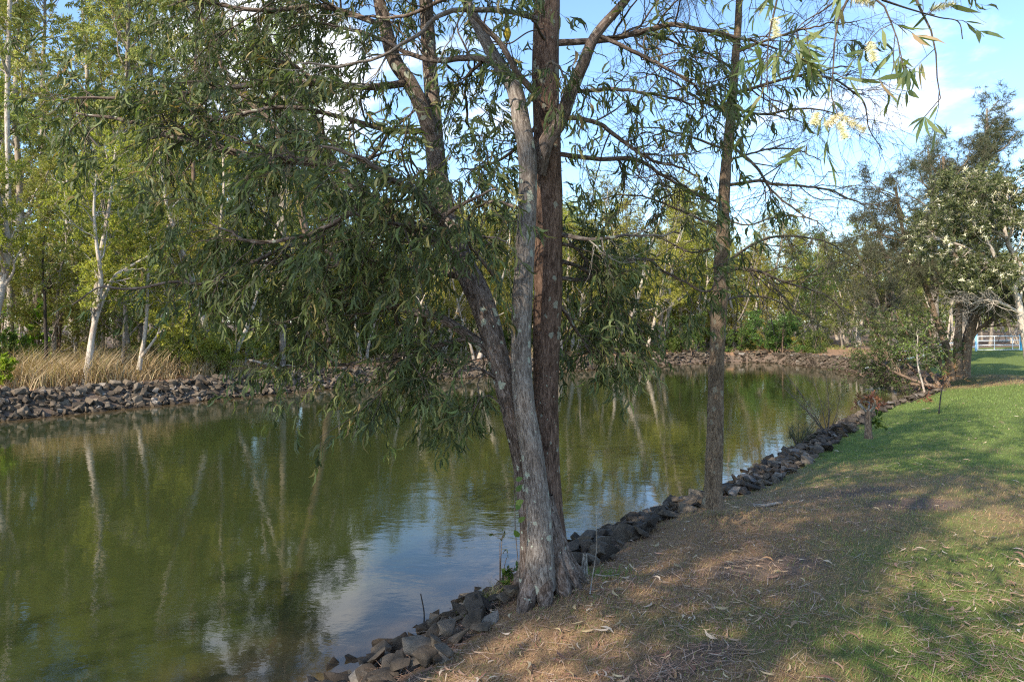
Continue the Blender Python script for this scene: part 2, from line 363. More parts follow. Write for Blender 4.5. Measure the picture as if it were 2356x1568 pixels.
def shore(x, y):
    """signed distance to the shoreline (positive on land) and nearest segment index"""
    x = np.asarray(x, float).ravel(); y = np.asarray(y, float).ravel()
    if len(x) < 300:
        a, b = SH[None, :-1], SH[None, 1:]; e = b-a; p = np.c_[x, y][:, None]
        t = np.clip(((p-a)*e).sum(-1)/np.maximum((e*e).sum(-1), 1e-9), 0, 1); dd = (((p-a)-t[..., None]*e)**2).sum(-1)
        A, Bq = SH[None], np.roll(SH, -1, 0)[None]; dy = Bq[..., 1]-A[..., 1]; dy = np.where(np.abs(dy) < 1e-9, 1e-9, dy)
        cr = ((A[..., 1] > y[:, None]) != (Bq[..., 1] > y[:, None])) & (x[:, None] < (Bq[..., 0]-A[..., 0])*(y[:, None]-A[..., 1])/dy+A[..., 0])
        d0 = np.sqrt(dd.min(1)); return np.where(cr.sum(1) % 2 == 1, -d0, d0), dd.argmin(1)
    best = np.full(len(x), 1e9); idx = np.zeros(len(x), int); inside = np.zeros(len(x), bool)
    K = len(SH)
    for i in range(K):
        a, b = SH[i], SH[(i+1) % K]; e = b-a
        t = ((x-a[0])*e[0]+(y-a[1])*e[1])/max(e@e, 1e-9); np.clip(t, 0, 1, out=t)
        dd = (x-a[0]-t*e[0])**2+(y-a[1]-t*e[1])**2
        if i < K-1:
            u = dd < best; best[u] = dd[u]; idx[u] = i
        cr = ((a[1] > y) != (b[1] > y)) & (x < (b[0]-a[0])*(y-a[1])/((b[1]-a[1]) if abs(b[1]-a[1]) > 1e-9 else 1e-9)+a[0])
        inside ^= cr
    best = np.sqrt(best)
    return np.where(inside, -best, best), idx
def ground_z(x, y, dsh=None, idx=None):
    shp = np.shape(x); x = np.asarray(x, float).ravel(); y = np.asarray(y, float).ravel()
    if dsh is None: dsh, idx = shore(x, y)
    near = idx < N_NEAR
    zn = -0.72+0.44*sst(dsh, -0.3, 1.05)+0.28*sst(dsh, 0.8, 3.0)+0.16*np.exp(-((x-.3)**2+(y-4.35)**2)/.45)+0.08*np.exp(-((x-1.9)**2+(y-6.25)**2)/.3)
    zf = -0.85+0.80*sst(dsh, -0.25, 0.9)+0.05*sst(dsh, 1, 3)+0.35*sst(dsh, 4, 25)
    z = np.where(near, zn, zf)
    z = z-0.5*sst(-dsh, 0.2, 2.0)
    z = z+(fbm(x*0.6, y*0.6, 3)-0.5)*0.10*sst(dsh, 0.3, 2.0)+(fbm(x*0.12, y*0.12, 9)-0.5)*0.2*sst(dsh, 4, 12)
    hill = sst(y, 55, 300)*3.0
    return (z+hill).reshape(shp)
def gz(x, y): return float(ground_z(np.array([x]), np.array([y]))[0])
def green_map(x, y):
    """living grass 0..1 and bare soil 0..1 on the lawn"""
    n = fbm(x*0.5, y*0.5, 21, 5); n2 = fbm(x*1.7, y*1.7, 31, 4)
    lush = sst(y+0.35*x+(n-.5)*6, 8.0, 15.5)
    g = 0.24+0.60*lush+(n-0.5)*0.7+(n2-0.5)*0.5
    g = g+0.30*sst(x/np.maximum(y, 1), .38, .72)+0.26*np.exp(-(((x-3.2)/1.6)**2+((y-3.7)/1.5)**2))+0.35*np.exp(-(((x-3.6)/2.2)**2+((y-8.5)/1.6)**2))
    g = g-0.40*np.exp(-(((x-1.0)/1.2)**2+((y-5.0)/1.1)**2))
    b = np.zeros_like(g)
    for (px, py, sx, sy) in ((1760, 1285, .55, .35), (1930, 1110, 1.1, .35), (1580, 1480, .45, .2), (2130, 1160, .7, .3), (1400, 1530, .4, .15)):
        gx, gy = GP(px, py); b = b+0.9*np.exp(-(((x-gx)/sx)**2+((y-gy)/sy)**2))
    for (cx, cy, r) in ((14.2, 21.5, 2.6), (16, 19, 2.0)):
        b = b+0.3*np.exp(-(((x-cx)**2+(y-cy)**2)/r**2)); g = g-0.55*np.exp(-(((x-cx)**2+(y-cy)**2)/(r*1.2)**2))
    b = b*(0.35+1.2*n2)
    return np.clip(g, 0, 1), np.clip(b, 0, 1)
def graded(marks):
    out = []
    for (a, b, s) in marks: out.append(np.arange(a, b, s))
    return np.concatenate(out+[[marks[-1][1]]])
gx = graded([(-420, -80, 40), (-80, -30, 2.5), (-30, -14, 0.8), (-14, -4, 0.3), (-4, 10, 0.14), (10, 22, 0.3), (22, 60, 2), (60, 420, 40)])
gy = graded([(-200, -40, 20), (-40, -4, 1.5), (-4, 1, 0.4), (1, 13, 0.14), (13, 32, 0.3), (32, 60, 0.6), (60, 120, 4), (120, 900, 60)])
X, Y = np.meshgrid(gx, gy); dsh, ix = shore(X, Y)
Zg = ground_z(X, Y, dsh, ix)
Vg = np.c_[X.ravel(), Y.ravel(), Zg.ravel()]
gr, ba = green_map(X.ravel(), Y.ravel())
nx = len(gx); ii = np.arange(len(gy)-1)[:, None]*nx+np.arange(nx-1)[None]
Fq = np.stack([ii, ii+1, ii+nx+1, ii+nx], -1).reshape(-1, 4)
isnear = ((ix < N_NEAR) | (Vg[:, 0] > 12+np.maximum(Vg[:, 1]-20, 0)*.55)) & (Vg[:, 1] < 44)
fn_ = isnear[Fq[:, 0]]
def sub_mesh(name, F, mat, bare):
    u, inv = np.unique(F, return_inverse=True)
    return mesh_np(name, Vg[u], [inv.reshape(F.shape)], {'green': gr[u], 'bare': bare[u]}, mat)
edge_b = np.where(dsh < 0.95, 1.0, 0.0)
lawn = tag(obj('lawn', sub_mesh('lawn', Fq[fn_], ground_mat('lawn'), np.maximum(ba, edge_b))), kind='structure')
fbare = np.clip(sst(dsh, 7, 12)*0.9+edge_b, 0, 1)
bank = tag(obj('far_bank', sub_mesh('far_bank', Fq[~fn_], ground_mat('far_bank', False), fbare)), kind='structure')

def water_mat():
    m, t = new_mat('water')
    g = t.n('ShaderNodeNewGeometry').outputs['Position']
    sh_ = t.attr('depth').outputs['Fac']
    deep = t.mix(t.noise(g, 0.35, 3), (.019, .026, .008), (.028, .034, .011))
    c = t.mix(t.smooth(t.math('ADD', sh_, t.math('MULTIPLY_ADD', t.noise(g, 3, 4), .5, -.25)), 0.0, 1.1), t.mix(t.noise(g, 9, 5), (.045, .03, .014), (.10, .07, .035)), deep)
    m1 = t.n('ShaderNodeMapping', ins={0: g}); m1.inputs['Scale'].default_value = (1.0, 1.35, 1); m1.inputs['Rotation'].default_value = (0, 0, 0.3)
    calm = t.smooth(t.noise(g, 0.22, 2), 0.38, 0.62, 0.35, 1.0)
    n1 = t.noise(m1.outputs[0], 2.6, 3, 0.5); n2 = t.noise(m1.outputs[0], 11, 3, 0.6)
    h = t.math('MULTIPLY', t.math('ADD', t.math('MULTIPLY', n1, 1.0), t.math('MULTIPLY', n2, 0.25)), calm)
    bp = t.n('ShaderNodeBump', ins={'Strength': 0.08, 'Distance': 0.05, 'Height': h})
    p = t.n('ShaderNodeBsdfPrincipled', ins={'Base Color': c, 'Roughness': 0.03, 'IOR': 1.42, 'Normal': bp.outputs[0]})
    t.n('ShaderNodeOutputMaterial', ins={0: p.outputs[0]}); return m
wx = np.arange(-60, 24, 0.6); wy = np.arange(-48, 48, 0.6); WX, WY = np.meshgrid(wx, wy)
wd, _ = shore(WX, WY); wi = np.arange(len(wy)-1)[:, None]*len(wx)+np.arange(len(wx)-1)[None]
wF = np.stack([wi, wi+1, wi+len(wx)+1, wi+len(wx)], -1).reshape(-1, 4)
wF = wF[(wd[wF] < 0.8).any(1)]; u, inv = np.unique(wF, return_inverse=True)
tag(obj('water', mesh_np('water', np.c_[WX.ravel(), WY.ravel(), np.full(WX.size, WZ)][u], [inv.reshape(wF.shape)], {'depth': np.clip(-wd[u], 0, 5)}, water_mat())), kind='structure')

# ------------------------------------------------------------------ rocks
def rock_mesh(seed, simple=False, mat='rock'):
    r = np.random.default_rng(seed); bm = bmesh.new()
    pts = r.uniform(-1, 1, (9 if simple else 13, 3))*np.array([1, .75, .55]); pts *= (0.8/np.maximum(np.abs(pts).max(1), .35))[:, None]**0.6
    for p in pts: bm.verts.new(p)
    res = bmesh.ops.convex_hull(bm, input=bm.verts)
    bmesh.ops.delete(bm, geom=[v for v in bm.verts if not v.link_faces], context='VERTS')
    if not simple: bmesh.ops.bevel(bm, geom=list(bm.edges), offset=0.045, segments=1, affect='EDGES', clamp_overlap=True)
    bmesh.ops.recalc_face_normals(bm, faces=bm.faces)
    me = bpy.data.meshes.new('stone'); bm.to_mesh(me); bm.free(); me.materials.append(M[mat]); return me
ROCKS = [rock_mesh(s) for s in range(14)]
SMALL = [rock_mesh(s+50, True) for s in range(10)]
SHADED = [rock_mesh(s+80, False, 'shaded_rock') for s in range(12)]
def rock_bank(name, label, cat, line, dens, size, dr, seed, keep=300, piece='stone', lift=0.0, pool=None, skin='rock', flat=1.0):
    """stones tumbled along a shoreline; the ones that show largest are single parts"""
    rng = np.random.default_rng(seed); L = np.asarray(line)
    seg = np.linalg.norm(np.diff(L, axis=0), axis=1); cum = np.r_[0, np.cumsum(seg)]; tot = cum[-1]
    n = int(tot*dens); s = rng.uniform(0, tot, n); i = np.clip(np.searchsorted(cum, s)-1, 0, len(seg)-1)
    u = (s-cum[i])/seg[i]; P = L[i]+(L[i+1]-L[i])*u[:, None]; tn = nrm(L[i+1]-L[i]); out = np.c_[tn[:, 1], -tn[:, 0]]
    off = rng.uniform(dr[0], dr[1], n)
    P = P+out*off[:, None]
    z = ground_z(P[:, 0], P[:, 1]); sc = rng.uniform(size[0], size[1], n)*rng.choice([.75, 1, 1, 1.35], n)
    z = z+sc*rng.uniform(-.05, .35, n)+lift*sst(off, 0.0, .35)*rng.random(n)
    root = thing(name, label, cat, (float(L[len(L)//2][0]), float(L[len(L)//2][1]), WZ))
    inv = Matrix.Translation(-root.location)
    seen = np.abs(P[:, 0]/np.maximum(P[:, 1], .1)) < 0.80
    score = np.where((P[:, 1] > 1.5) & seen, sc/np.maximum(P[:, 1], 1), 0)
    order = np.argsort(-score); rest = Geo()
    q = rng.normal(size=(n, 4))
    # stones lie mostly flat: random spin about z plus modest tilt
    for c, j in enumerate(order):
        rot = Matrix.Rotation(rng.uniform(0, 6.28), 4, 'Z') @ Matrix.Rotation(rng.normal()*0.5*flat, 4, 'X') @ Matrix.Rotation(rng.normal()*0.42*flat, 4, 'Y')
        mat = Matrix.Translation((P[j, 0], P[j, 1], z[j])) @ rot @ Matrix.Diagonal((sc[j], sc[j]*rng.uniform(.8, 1.1), sc[j]*rng.uniform(.75, 1.1)*flat, 1))
        P_ = pool or ROCKS; me = P_[int(rng.integers(len(P_)))]
        if c < keep and score[j] > 0:
            o = obj(piece, me, root); o.matrix_local = inv @ mat
        else:
            me = SMALL[c % 10]; v = np.array([x.co for x in me.vertices]); mm = np.array(inv @ mat)
            v = v @ mm[:3, :3].T+mm[:3, 3]
            geo_f = {}
            for p in me.polygons: geo_f.setdefault(len(p.vertices), []).append(tuple(p.vertices))
            rest.add(v, [np.array(a) for a in geo_f.values()], tint=np.full(len(v), rng.random()))
    if rest.n: obj('small_stones', rest.mesh('small_stones', M[skin], False), root, 'stuff')
    return root
nearL = smooth_line(NEAR)
sel = (nearL[:, 1] > 2.0)
rock_bank('rock_edging', 'shade-darkened basalt boulders edging the lawn along the near shore of the pond', 'rock edging', nearL[sel], 105, (.055, .105), (-.22, 1.02), 5, lift=.07, pool=SHADED, skin='shaded_rock', flat=.72)
rock_bank('rock_revetment', 'long low wall of tumbled brown stones along the opposite bank', 'rock wall', smooth_line(FAR)[4:44], 125, (.09, .155), (-.14, .98), 6)
rock_bank('rock_bank', 'short shade-darkened stone bank curving round the bay under the far mangroves', 'rock bank', np.vstack([smooth_line(BAY)[8:], smooth_line(FAR)[:5]]), 70, (.09, .17), (-.15, 1.0), 8, 200, pool=SHADED, skin='shaded_rock', flat=.8)

# ------------------------------------------------------------------ tree builders
def gen_tree(seed, H, r0, stems=1, spread=0.25, lean=(0, 0), wav=0.25, limb=(14, .35, .97), limb_len=(1.5, 3.0), limb_ang=(30, 65), up=.35,
             sub=4, sub_len=(.7, 1.3), twig=5, twig_len=(.35, .7), leaf=24, kind='diamond', L=(.09, .15), W=(.028, .045), hang=.3, leaf_spread=.9,
             bark='pale_bark', tw='twig', lm='olive_leaf', sides=9, needle=False, twig_trop=(0, 0, -.3)):
    rng = np.random.default_rng(seed); Ps, Rs = [], []
    for s in range(stems):
        a = rng.uniform(0, 6.28) if stems > 1 else 0
        pts = [np.array([0.12*math.cos(a)*(stems > 1), 0.12*math.sin(a)*(stems > 1), -0.15])]
        dv = np.array([lean[0]+spread*math.cos(a)*(stems > 1), lean[1]+spread*math.sin(a)*(stems > 1), 1.0])
        hh = H*rng.uniform(.82, 1.0)
        for q in range(9):
            dv = dv+rng.normal(size=3)*wav*np.array([1, 1, .2])*0.5; dv[2] = max(dv[2], .7); dv[:2] *= 0.88
            pts.append(pts[-1]+dv/np.linalg.norm(dv)*hh/9)
        P, R = resample(pts, 26, np.r_[r0*1.45, r0*1.05, r0*np.linspace(.92, .12, 8)]*(1 if s == 0 else rng.uniform(.6, .9)))
        Ps.append(P); Rs.append(R)
    Ps, Rs = np.array(Ps), np.array(Rs)
    tr, tg, cr = Geo(), Geo(), Geo()
    tube(tr, Ps, Rs, sides, 0.10, rng)
    A = grow(Ps, Rs, max(1, limb[0]//stems), (limb[1], limb[2]), limb_len, limb_ang, 9, rng, (0, 0, up), .35, .5, .2, .45)
    tube(tr, *A, 5, 0, rng)
    B = grow(*A, sub, (.25, 1), sub_len, (25, 60), 6, rng, (0, 0, .05), .4, .55, .3, .3, rmin=.004); tube(tg, *B, 3, 0, rng)
    Cg = grow(*B, twig, (.2, 1), twig_len, (20, 65), 5, rng, twig_trop, .4, .6, .3, .2, rmin=.003); tube(tg, *Cg, 3, 0, rng)
    pos, D, N = leaf_frames(*Cg, leaf, (.1, 1.0), rng, hang, leaf_spread)
    m = len(pos); ls = rng.uniform(*L, m); ws = rng.uniform(*W, m)
    tint = np.clip(np.repeat(rng.uniform(0, .5, len(Cg[0])), leaf)+rng.uniform(0, .5, m), 0, .999)
    put_leaves(cr, 'needle' if needle else kind, pos+rng.normal(size=pos.shape)*.03, D, N, ls, ws, tint)
    return dict(trunk=tr.mesh('trunk', M[bark]), twigs=tg.mesh('twigs', M[tw]), crown=cr.mesh('crown', M[lm], False))
def plant_tree(T, name, label, cat, loc, rz=0, sc=1.0, group=None):
    o = thing(name, label, cat, loc, rz, sc, group)
    obj('trunk', T['trunk'], o)
    obj('twigs', T['twigs'], o, 'stuff'); obj('crown', T['crown'], o, 'stuff')
    return o
TP = {}
def template(kind, i):
    if (kind, i) in TP: return TP[kind, i]
    s = 100*i+7
    if kind == 'eucalypt': T = gen_tree(s+1, 15.5, .14, 1, wav=.10, limb=(20, .38, .98), limb_len=(2.0, 4.2), limb_ang=(25, 60), sub=4, sub_len=(.8, 1.6), twig=5, leaf=26, L=(.11, .18), W=(.03, .045), hang=.7, bark='pale_bark' if i % 2 else 'grey_bark', lm='olive_leaf')
    elif kind == 'paperbark': T = gen_tree(s+2, 9.0, .11, 1+i % 3, spread=.28, wav=.30, limb=(20, .25, .97), limb_len=(1.2, 2.6), limb_ang=(25, 55), sub=4, twig=5, leaf=30, L=(.08, .13), W=(.026, .04), hang=.2, bark='pale_bark', tw='pale_twig', lm='yellow_leaf')
    elif kind == 'wattle': T = gen_tree(s+3, 6.5, .06, 1+(i+1) % 3, spread=.3, wav=.3, limb=(20, .12, .97), limb_len=(1.0, 2.0), limb_ang=(30, 70), sub=4, sub_len=(.6, 1.0), twig=5, leaf=30, L=(.08, .12), W=(.024, .036), hang=.3, bark='grey_bark', lm=('green_leaf', 'yellow_leaf', 'olive_leaf')[i % 3])
    elif kind == 'sapling': T = gen_tree(s+4, 6.0, .035, 1, wav=.12, limb=(10, .3, .98), limb_len=(.6, 1.2), limb_ang=(25, 50), sub=3, sub_len=(.4, .7), twig=3, leaf=16, L=(.08, .12), W=(.024, .036), bark='pale_bark', tw='pale_twig', lm='olive_leaf')
    elif kind == 'shrub': T = gen_tree(s+5, 1.7, .025, 4, spread=.7, wav=.4, limb=(24, .08, .95), limb_len=(.5, .95), limb_ang=(30, 75), sub=4, sub_len=(.25, .5), twig=5, twig_len=(.15, .32), leaf=18, L=(.06, .10), W=(.022, .034), hang=.1, bark='brown_bark', lm=('olive_leaf', 'green_leaf', 'yellow_leaf')[i % 3])
    elif kind == 'mangrove': T = gen_tree(s+6, 2.4, .05, 4, spread=.55, wav=.35, limb=(32, .08, .97), limb_len=(.6, 1.2), limb_ang=(30, 75), sub=5, sub_len=(.3, .6), twig=5, twig_len=(.15, .32), leaf=22, L=(.06, .095), W=(.03, .045), hang=-.1, bark='brown_bark', lm='mangrove_leaf')
    elif kind == 'sheoak': T = gen_tree(s+8, 11, .12, 1, wav=.10, limb=(34, .18, .98), limb_len=(1.4, 3.2), limb_ang=(35, 65), up=.5, sub=5, sub_len=(.7, 1.4), twig=5, twig_len=(.3, .6), leaf=24, L=(.16, .30), W=(.010, .016), hang=.9, bark='grey_bark', lm='grey_needle', needle=True)
    TP[kind, i] = T; return T

# ------------------------------------------------------------------ the big wattle on the near bank
rngA = np.random.default_rng(11)
def path(*pts): return np.array([PX(*p) for p in pts])
def wpx(px, dep): return px/FPX*dep*0.5
tree = thing('wattle_tree', 'big multi-stemmed wattle with lichen-spotted furrowed trunk and drooping sickle leaves', 'tree', (0.25, 4.4, -0.05))
tinv = np.array(tree.location)
limbs = []     # (path, r0, r1, children, length, droop)
stemA = path((1222, 1350, 4.38), (1216, 1200, 4.36), (1200, 1060, 4.36), (1172, 930, 4.36), (1140, 800, 4.4), (1106, 690, 4.5), (1058, 590, 4.7), (1024, 490, 5.05), (1005, 385, 5.4), (1000, 330, 5.55))
stemB = path((1243, 1350, 4.30), (1240, 1200, 4.27), (1226, 1060, 4.26), (1206, 930, 4.25), (1199, 800, 4.25), (1202, 680, 4.26), (1209, 560, 4.28), (1214, 450, 4.3), (1212, 350, 4.33), (1199, 280, 4.37), (1184, 206, 4.42), (1154, 160, 4.5), (1100, 60, 4.6), (1040, -80, 4.8), (990, -260, 5.0))
stemC = path((1280, 1345, 4.46), (1266, 1200, 4.48), (1258, 1060, 4.52), (1256, 930, 4.55), (1257, 800, 4.57), (1261, 640, 4.6), (1262, 480, 4.6), (1259, 330, 4.6), (1255, 180, 4.6), (1258, 0, 4.6), (1260, -200, 4.6), (1250, -500, 4.6), (1230, -900, 4.6), (1225, -1250, 4.6))
fork1 = path((1003, 375, 5.42), (999, 280, 5.6), (990, 170, 5.7), (980, 0, 5.8), (972, -200, 5.9), (960, -480, 6.0), (950, -750, 6.0))
fork2 = path((1000, 345, 5.5), (976, 260, 5.5), (942, 190, 5.5), (908, 140, 5.5), (886, 60, 5.5), (868, -20, 5.5), (840, -180, 5.4), (800, -420, 5.3))
limbR = path((1236, 400, 4.46), (1255, 330, 4.42), (1288, 280, 4.42), (1312, 215, 4.4), (1340, 150, 4.4), (1372, 79, 4.4), (1440, 0, 4.4), (1500, -90, 4.4), (1560, -260, 4.3))
trunk_g = Geo(); stem_list = []
def stem(geo, P, w, sides, n, rough=.07):
    dep = np.interp(np.linspace(0, 1, len(w)), np.linspace(0, 1, len(P)), P[:, 1])
    R = np.array([wpx(a, b) for a, b in zip(w, dep)]) if w[0] > 1 else np.array(w)
    Rc = np.interp(np.linspace(0, 1, len(P)), np.linspace(0, 1, len(R)), R)
    Pn, Rn = resample(P, n, Rc); tube(geo, Pn-tinv, Rn, sides, rough, rngA); stem_list.append((Pn, Rn)); return Pn, Rn
SA = stem(trunk_g, stemA, [56, 42, 44, 47, 52, 56, 56, 50, 46, 43], 40, 150, .06)
gB, gC = Geo(), Geo()
SB = stem(gB, stemB, [74, 56, 52, 50, 47, 46, 44, 42, 42, 41, 38, 31, 26, 20, 12], 40, 190, .06)
SC = stem(gC, stemC, [92, 62, 57, 58, 62, 66, 64, 62, 62, 60, 54, 44, 30, 14], 44, 220, .06)
# root buttresses
for (px, py, dep, w0) in ((1326, 1312, 4.5, 26), (1296, 1345, 4.32, 30), (1212, 1366, 4.22, 34), (1254, 1358, 4.22, 30), (1316, 1325, 4.40, 26), (1196, 1330, 4.5, 24)):
    b = np.array(PX(px, py, dep)); a = np.array(PX(1250+(px-1250)*.12, 1140, 4.38)); mid = a*.4+b*.6; mid[:2] = a[:2]*.62+b[:2]*.38
    e = b+(b-a)*np.array([.8, .8, 0])+np.array([0, 0, -.22]); b = b+np.array([0, 0, -.03])
    P, R = resample([a, mid, b, e], 30, [wpx(26, dep), wpx(40, dep), wpx(w0*1.3, dep), .012])
    tube(trunk_g, P-tinv, R, 18, .12, rngA)
obj('trunk', trunk_g.mesh('trunk', M['acacia_bark']), tree)
obj('stem', gB.mesh('stem', M['acacia_bark_grey']), tree)['label'] = 'grey lichen-spotted middle stem'
obj('stem', gC.mesh('stem', M['red_bark']), tree)['label'] = 'reddish-brown furrowed back stem'
def limb_part(P, w, name='limb', mat='acacia_bark', sides=20, n=90):
    g = Geo(); r = stem(g, P, w, sides, n); obj(name, g.mesh(name, M[mat]), tree); return r
F1 = limb_part(fork1, [44, 36, 34, 32, 28, 20, 9]); F2 = limb_part(fork2, [40, 36, 34, 33, 30, 27, 20, 8]); LR = limb_part(limbR, [40, 36, 34, 30, 27, 23, 19, 14, 7])
BR = []   # leafy branches: (points, width px start/end, kids, kid length, mat)
def br(pts, w0, w1, kids, kl=(.45, .9), mat='twig_bark', leafy=1.0): BR.append((path(*pts), w0, w1, kids, kl, mat, leafy))
br([(1045, 575, 4.75), (960, 530, 4.5), (880, 480, 4.4), (820, 430, 4.4), (770, 375, 4.45), (700, 372, 4.5), (560, 350, 4.7), (420, 310, 4.9), (300, 270, 5.0), (190, 255, 5.1)], 34, 5, 26)
br([(850, 455, 4.4), (790, 500, 4.3), (700, 540, 4.25), (600, 560, 4.3), (500, 520, 4.5)], 14, 4, 16)
br([(1022, 525, 4.75), (970, 450, 4.1), (900, 395, 3.75), (820, 345, 3.6), (760, 330, 3.6)], 18, 4, 18, (.35, .7))
br([(1050, 600, 4.6), (1010, 520, 4.05), (1060, 450, 3.85), (1130, 420, 3.8)], 14, 4, 12, (.3, .6))
br([(1000, 520, 4.5), (900, 520, 3.9), (800, 500, 3.7), (720, 520, 3.7)], 12, 4, 14, (.35, .7))
br([(1140, 640, 4.3), (1090, 560, 3.95), (1130, 540, 3.85), (1190, 570, 3.85)], 9, 3, 9, (.25, .5))
br([(1126, 810, 4.42), (1075, 769, 4.38), (1007, 728, 4.4), (945, 716, 4.5), (850, 700, 4.6), (740, 680, 4.8), (620, 640, 5.0)], 26, 5, 26)
br([(1085, 775, 4.38), (980, 800, 4.5), (870, 820, 4.7), (770, 840, 4.9), (700, 850, 5.0)], 12, 4, 22)
br([(1150, 880, 4.36), (1110, 850, 4.3), (1060, 850, 4.3), (1000, 850, 4.35)], 9, 3, 12, (.35, .6))
br([(1150, 930, 4.4), (1115, 910, 4.5), (1080, 930, 4.6)], 7, 3, 5, (.25, .45))
br([(1076, 640, 4.65), (980, 620, 4.6), (850, 610, 4.6), (720, 600, 4.7), (600, 590, 4.8), (520, 570, 4.9)], 16, 4, 26)
br([(860, 690, 4.6), (720, 560, 4.8), (550, 615, 4.6), (471, 645, 4.5), (395, 635, 4.5), (309, 652, 4.5), (237, 652, 4.5), (180, 690, 4.5)], 10, 3, 12, (.3, .55), leafy=.12)
br([(942, 190, 5.5), (850, 200, 5.3), (700, 190, 5.2), (560, 200, 5.2), (400, 220, 5.2), (250, 230, 5.1), (130, 240, 5.1)], 18, 4, 28)
br([(990, 300, 5.55), (900, 300, 5.3), (780, 270, 5.1), (650, 250, 5.0), (480, 280, 5.0), (330, 330, 5.0)], 15, 4, 26)
br([(886, 60, 5.5), (750, 20, 5.5), (600, 30, 5.5), (450, 10, 5.4), (330, -10, 5.3)], 14, 4, 20)
br([(1184, 206, 4.42), (1117, 137, 4.6), (1007, 141, 4.9), (930, 120, 5.0), (800, 70, 5.1), (680, 60, 5.1)], 17, 4, 18)
br([(1240, 45, 4.55), (1170, 25, 4.35), (1058, 21, 4.2), (1007, 41, 4.15), (986, 69, 4.15), (938, 96, 4.1), (893, 120, 4.1), (773, 137, 4.1), (700, 135, 4.1)], 13, 4, 8, (.4, .8), 'pale', leafy=.35)
br([(1240, 225, 4.4), (1189, 165, 4.3), (1151, 96, 4.25), (1075, 14, 4.2), (1030, -60, 4.2), (950, -160, 4.2)], 17, 5, 10)
br([(1288, 275, 4.42), (1323, 271, 4.4), (1385, 285, 4.4), (1426, 313, 4.4), (1481, 350, 4.4), (1529, 364, 4.4), (1620, 390, 4.4)], 13, 4, 16, (.35, .8), leafy=.4)
br([(1285, 354, 4.58), (1385, 368, 4.6), (1460, 371, 4.65), (1529, 412, 4.7), (1583, 443, 4.7), (1680, 500, 4.8)], 12, 3, 16, (.35, .8), leafy=.28)
br([(1292, 540, 4.58), (1360, 550, 4.5), (1450, 545, 4.5), (1560, 540, 4.6)], 11, 4, 5, (.3, .6), 'pale', leafy=.4)
br([(1290, 600, 4.65), (1340, 620, 4.9), (1400, 680, 5.0), (1450, 740, 5.1), (1480, 780, 5.1)], 11, 3, 20, (.3, .6))
br([(1288, 700, 4.65), (1330, 760, 4.8), (1370, 820, 4.9), (1400, 850, 4.95)], 9, 3, 12, (.3, .55))
br([(1292, 560, 4.65), (1330, 580, 4.8), (1370, 640, 4.9)], 9, 3, 9, (.3, .55))
br([(1290, 640, 4.65), (1350, 640, 4.9), (1423, 600, 5.0), (1497, 591, 5.0), (1532, 613, 5.0), (1585, 635, 5.0), (1640, 660, 5.0), (1700, 610, 5.0)], 10, 3, 12, (.25, .5), leafy=.5)
br([(1262, 100, 4.6), (1400, 90, 4.5), (1550, 60, 4.4), (1680, 80, 4.4), (1800, 110, 4.5)], 16, 4, 18, (.4, .9), leafy=.4)
br([(1372, 79, 4.4), (1460, 120, 4.4), (1560, 170, 4.4), (1650, 240, 4.5)], 11, 3, 14, (.35, .8), leafy=.4)
br([(1320, 210, 4.4), (1420, 210, 4.3), (1520, 230, 4.2), (1600, 260, 4.2)], 10, 3, 12, (.3, .7), leafy=.45)
br([(1258, 250, 4.5), (1200, 330, 4.9), (1120, 380, 5.2), (1060, 400, 5.4)], 10, 3, 14)
br([(1205, 480, 4.3), (1130, 470, 4.9), (1080, 520, 5.2), (1100, 560, 5.3)], 9, 3, 12)
br([(1253, 180, 4.4), (1265, 140, 4.1), (1290, 130, 3.95), (1320, 180, 3.9)], 8, 3, 8, (.25, .5))
br([(1253, 90, 4.4), (1225, 60, 4.1), (1200, 70, 3.95)], 8, 3, 7, (.25, .5))
br([(1110, 140, 4.6), (1080, 180, 5.2), (1090, 260, 5.6), (1110, 330, 5.8)], 9, 3, 14)
# crown above the frame, spreading in every direction
for (sx, sp) in ((SC, (.62, .99, 26)), (F1, (.55, .99, 9)), (F2, (.5, .99, 9)), (LR, (.7, .99, 5)), (SB, (.80, .99, 8))):
    G = grow(sx[0][None], sx[1][None], sp[2], (sp[0], sp[1]), (1.8, 3.6), (40, 80), 9, rngA, (0, 0, .15), .3, .45, .15, .3)
    for p, r in zip(*G):
        BR.append((p, r[0]*2*FPX/p[0][1], r[-1]*2*FPX/p[0][1], 15, (.5, 1.0), 'twig_bark', .55 if sx[0] is LR[0] else 1.0))
def hides_stem(P, k=1.0):
    c = P.mean(1); px = CX+c[:, 0]/c[:, 1]*FPX; py = HY-(c[:, 2]-EYE)/c[:, 1]*FPX; out = np.zeros(len(P), bool)
    for st, wd_, y0, y1, pr in ((stemA, 46, 600, 1030, .97), (stemC, 46, 260, 1400, .85), (stemC, 40, -50, 260, .5), (stemB, 36, 180, 1400, .85), (fork1, 30, -50, 400, .85), (fork2, 30, -50, 360, .85), (limbR, 24, 0, 400, .7)):
        sy = HY-(st[:, 2]-EYE)/st[:, 1]*FPX; sx_ = CX+st[:, 0]/st[:, 1]*FPX; sd = st[:, 1]; o_ = np.argsort(sy)
        x_ = np.interp(py, sy[o_], sx_[o_]); d_ = np.interp(py, sy[o_], sd[o_])
        out |= (np.abs(px-x_) < wd_*k) & (py > y0) & (py < y1) & (c[:, 1] < d_+.05) & (rngA.random(len(P)) < pr)
    return out
twig_g, pale_g, lpos, lD, lN = Geo(), Geo(), [], [], []
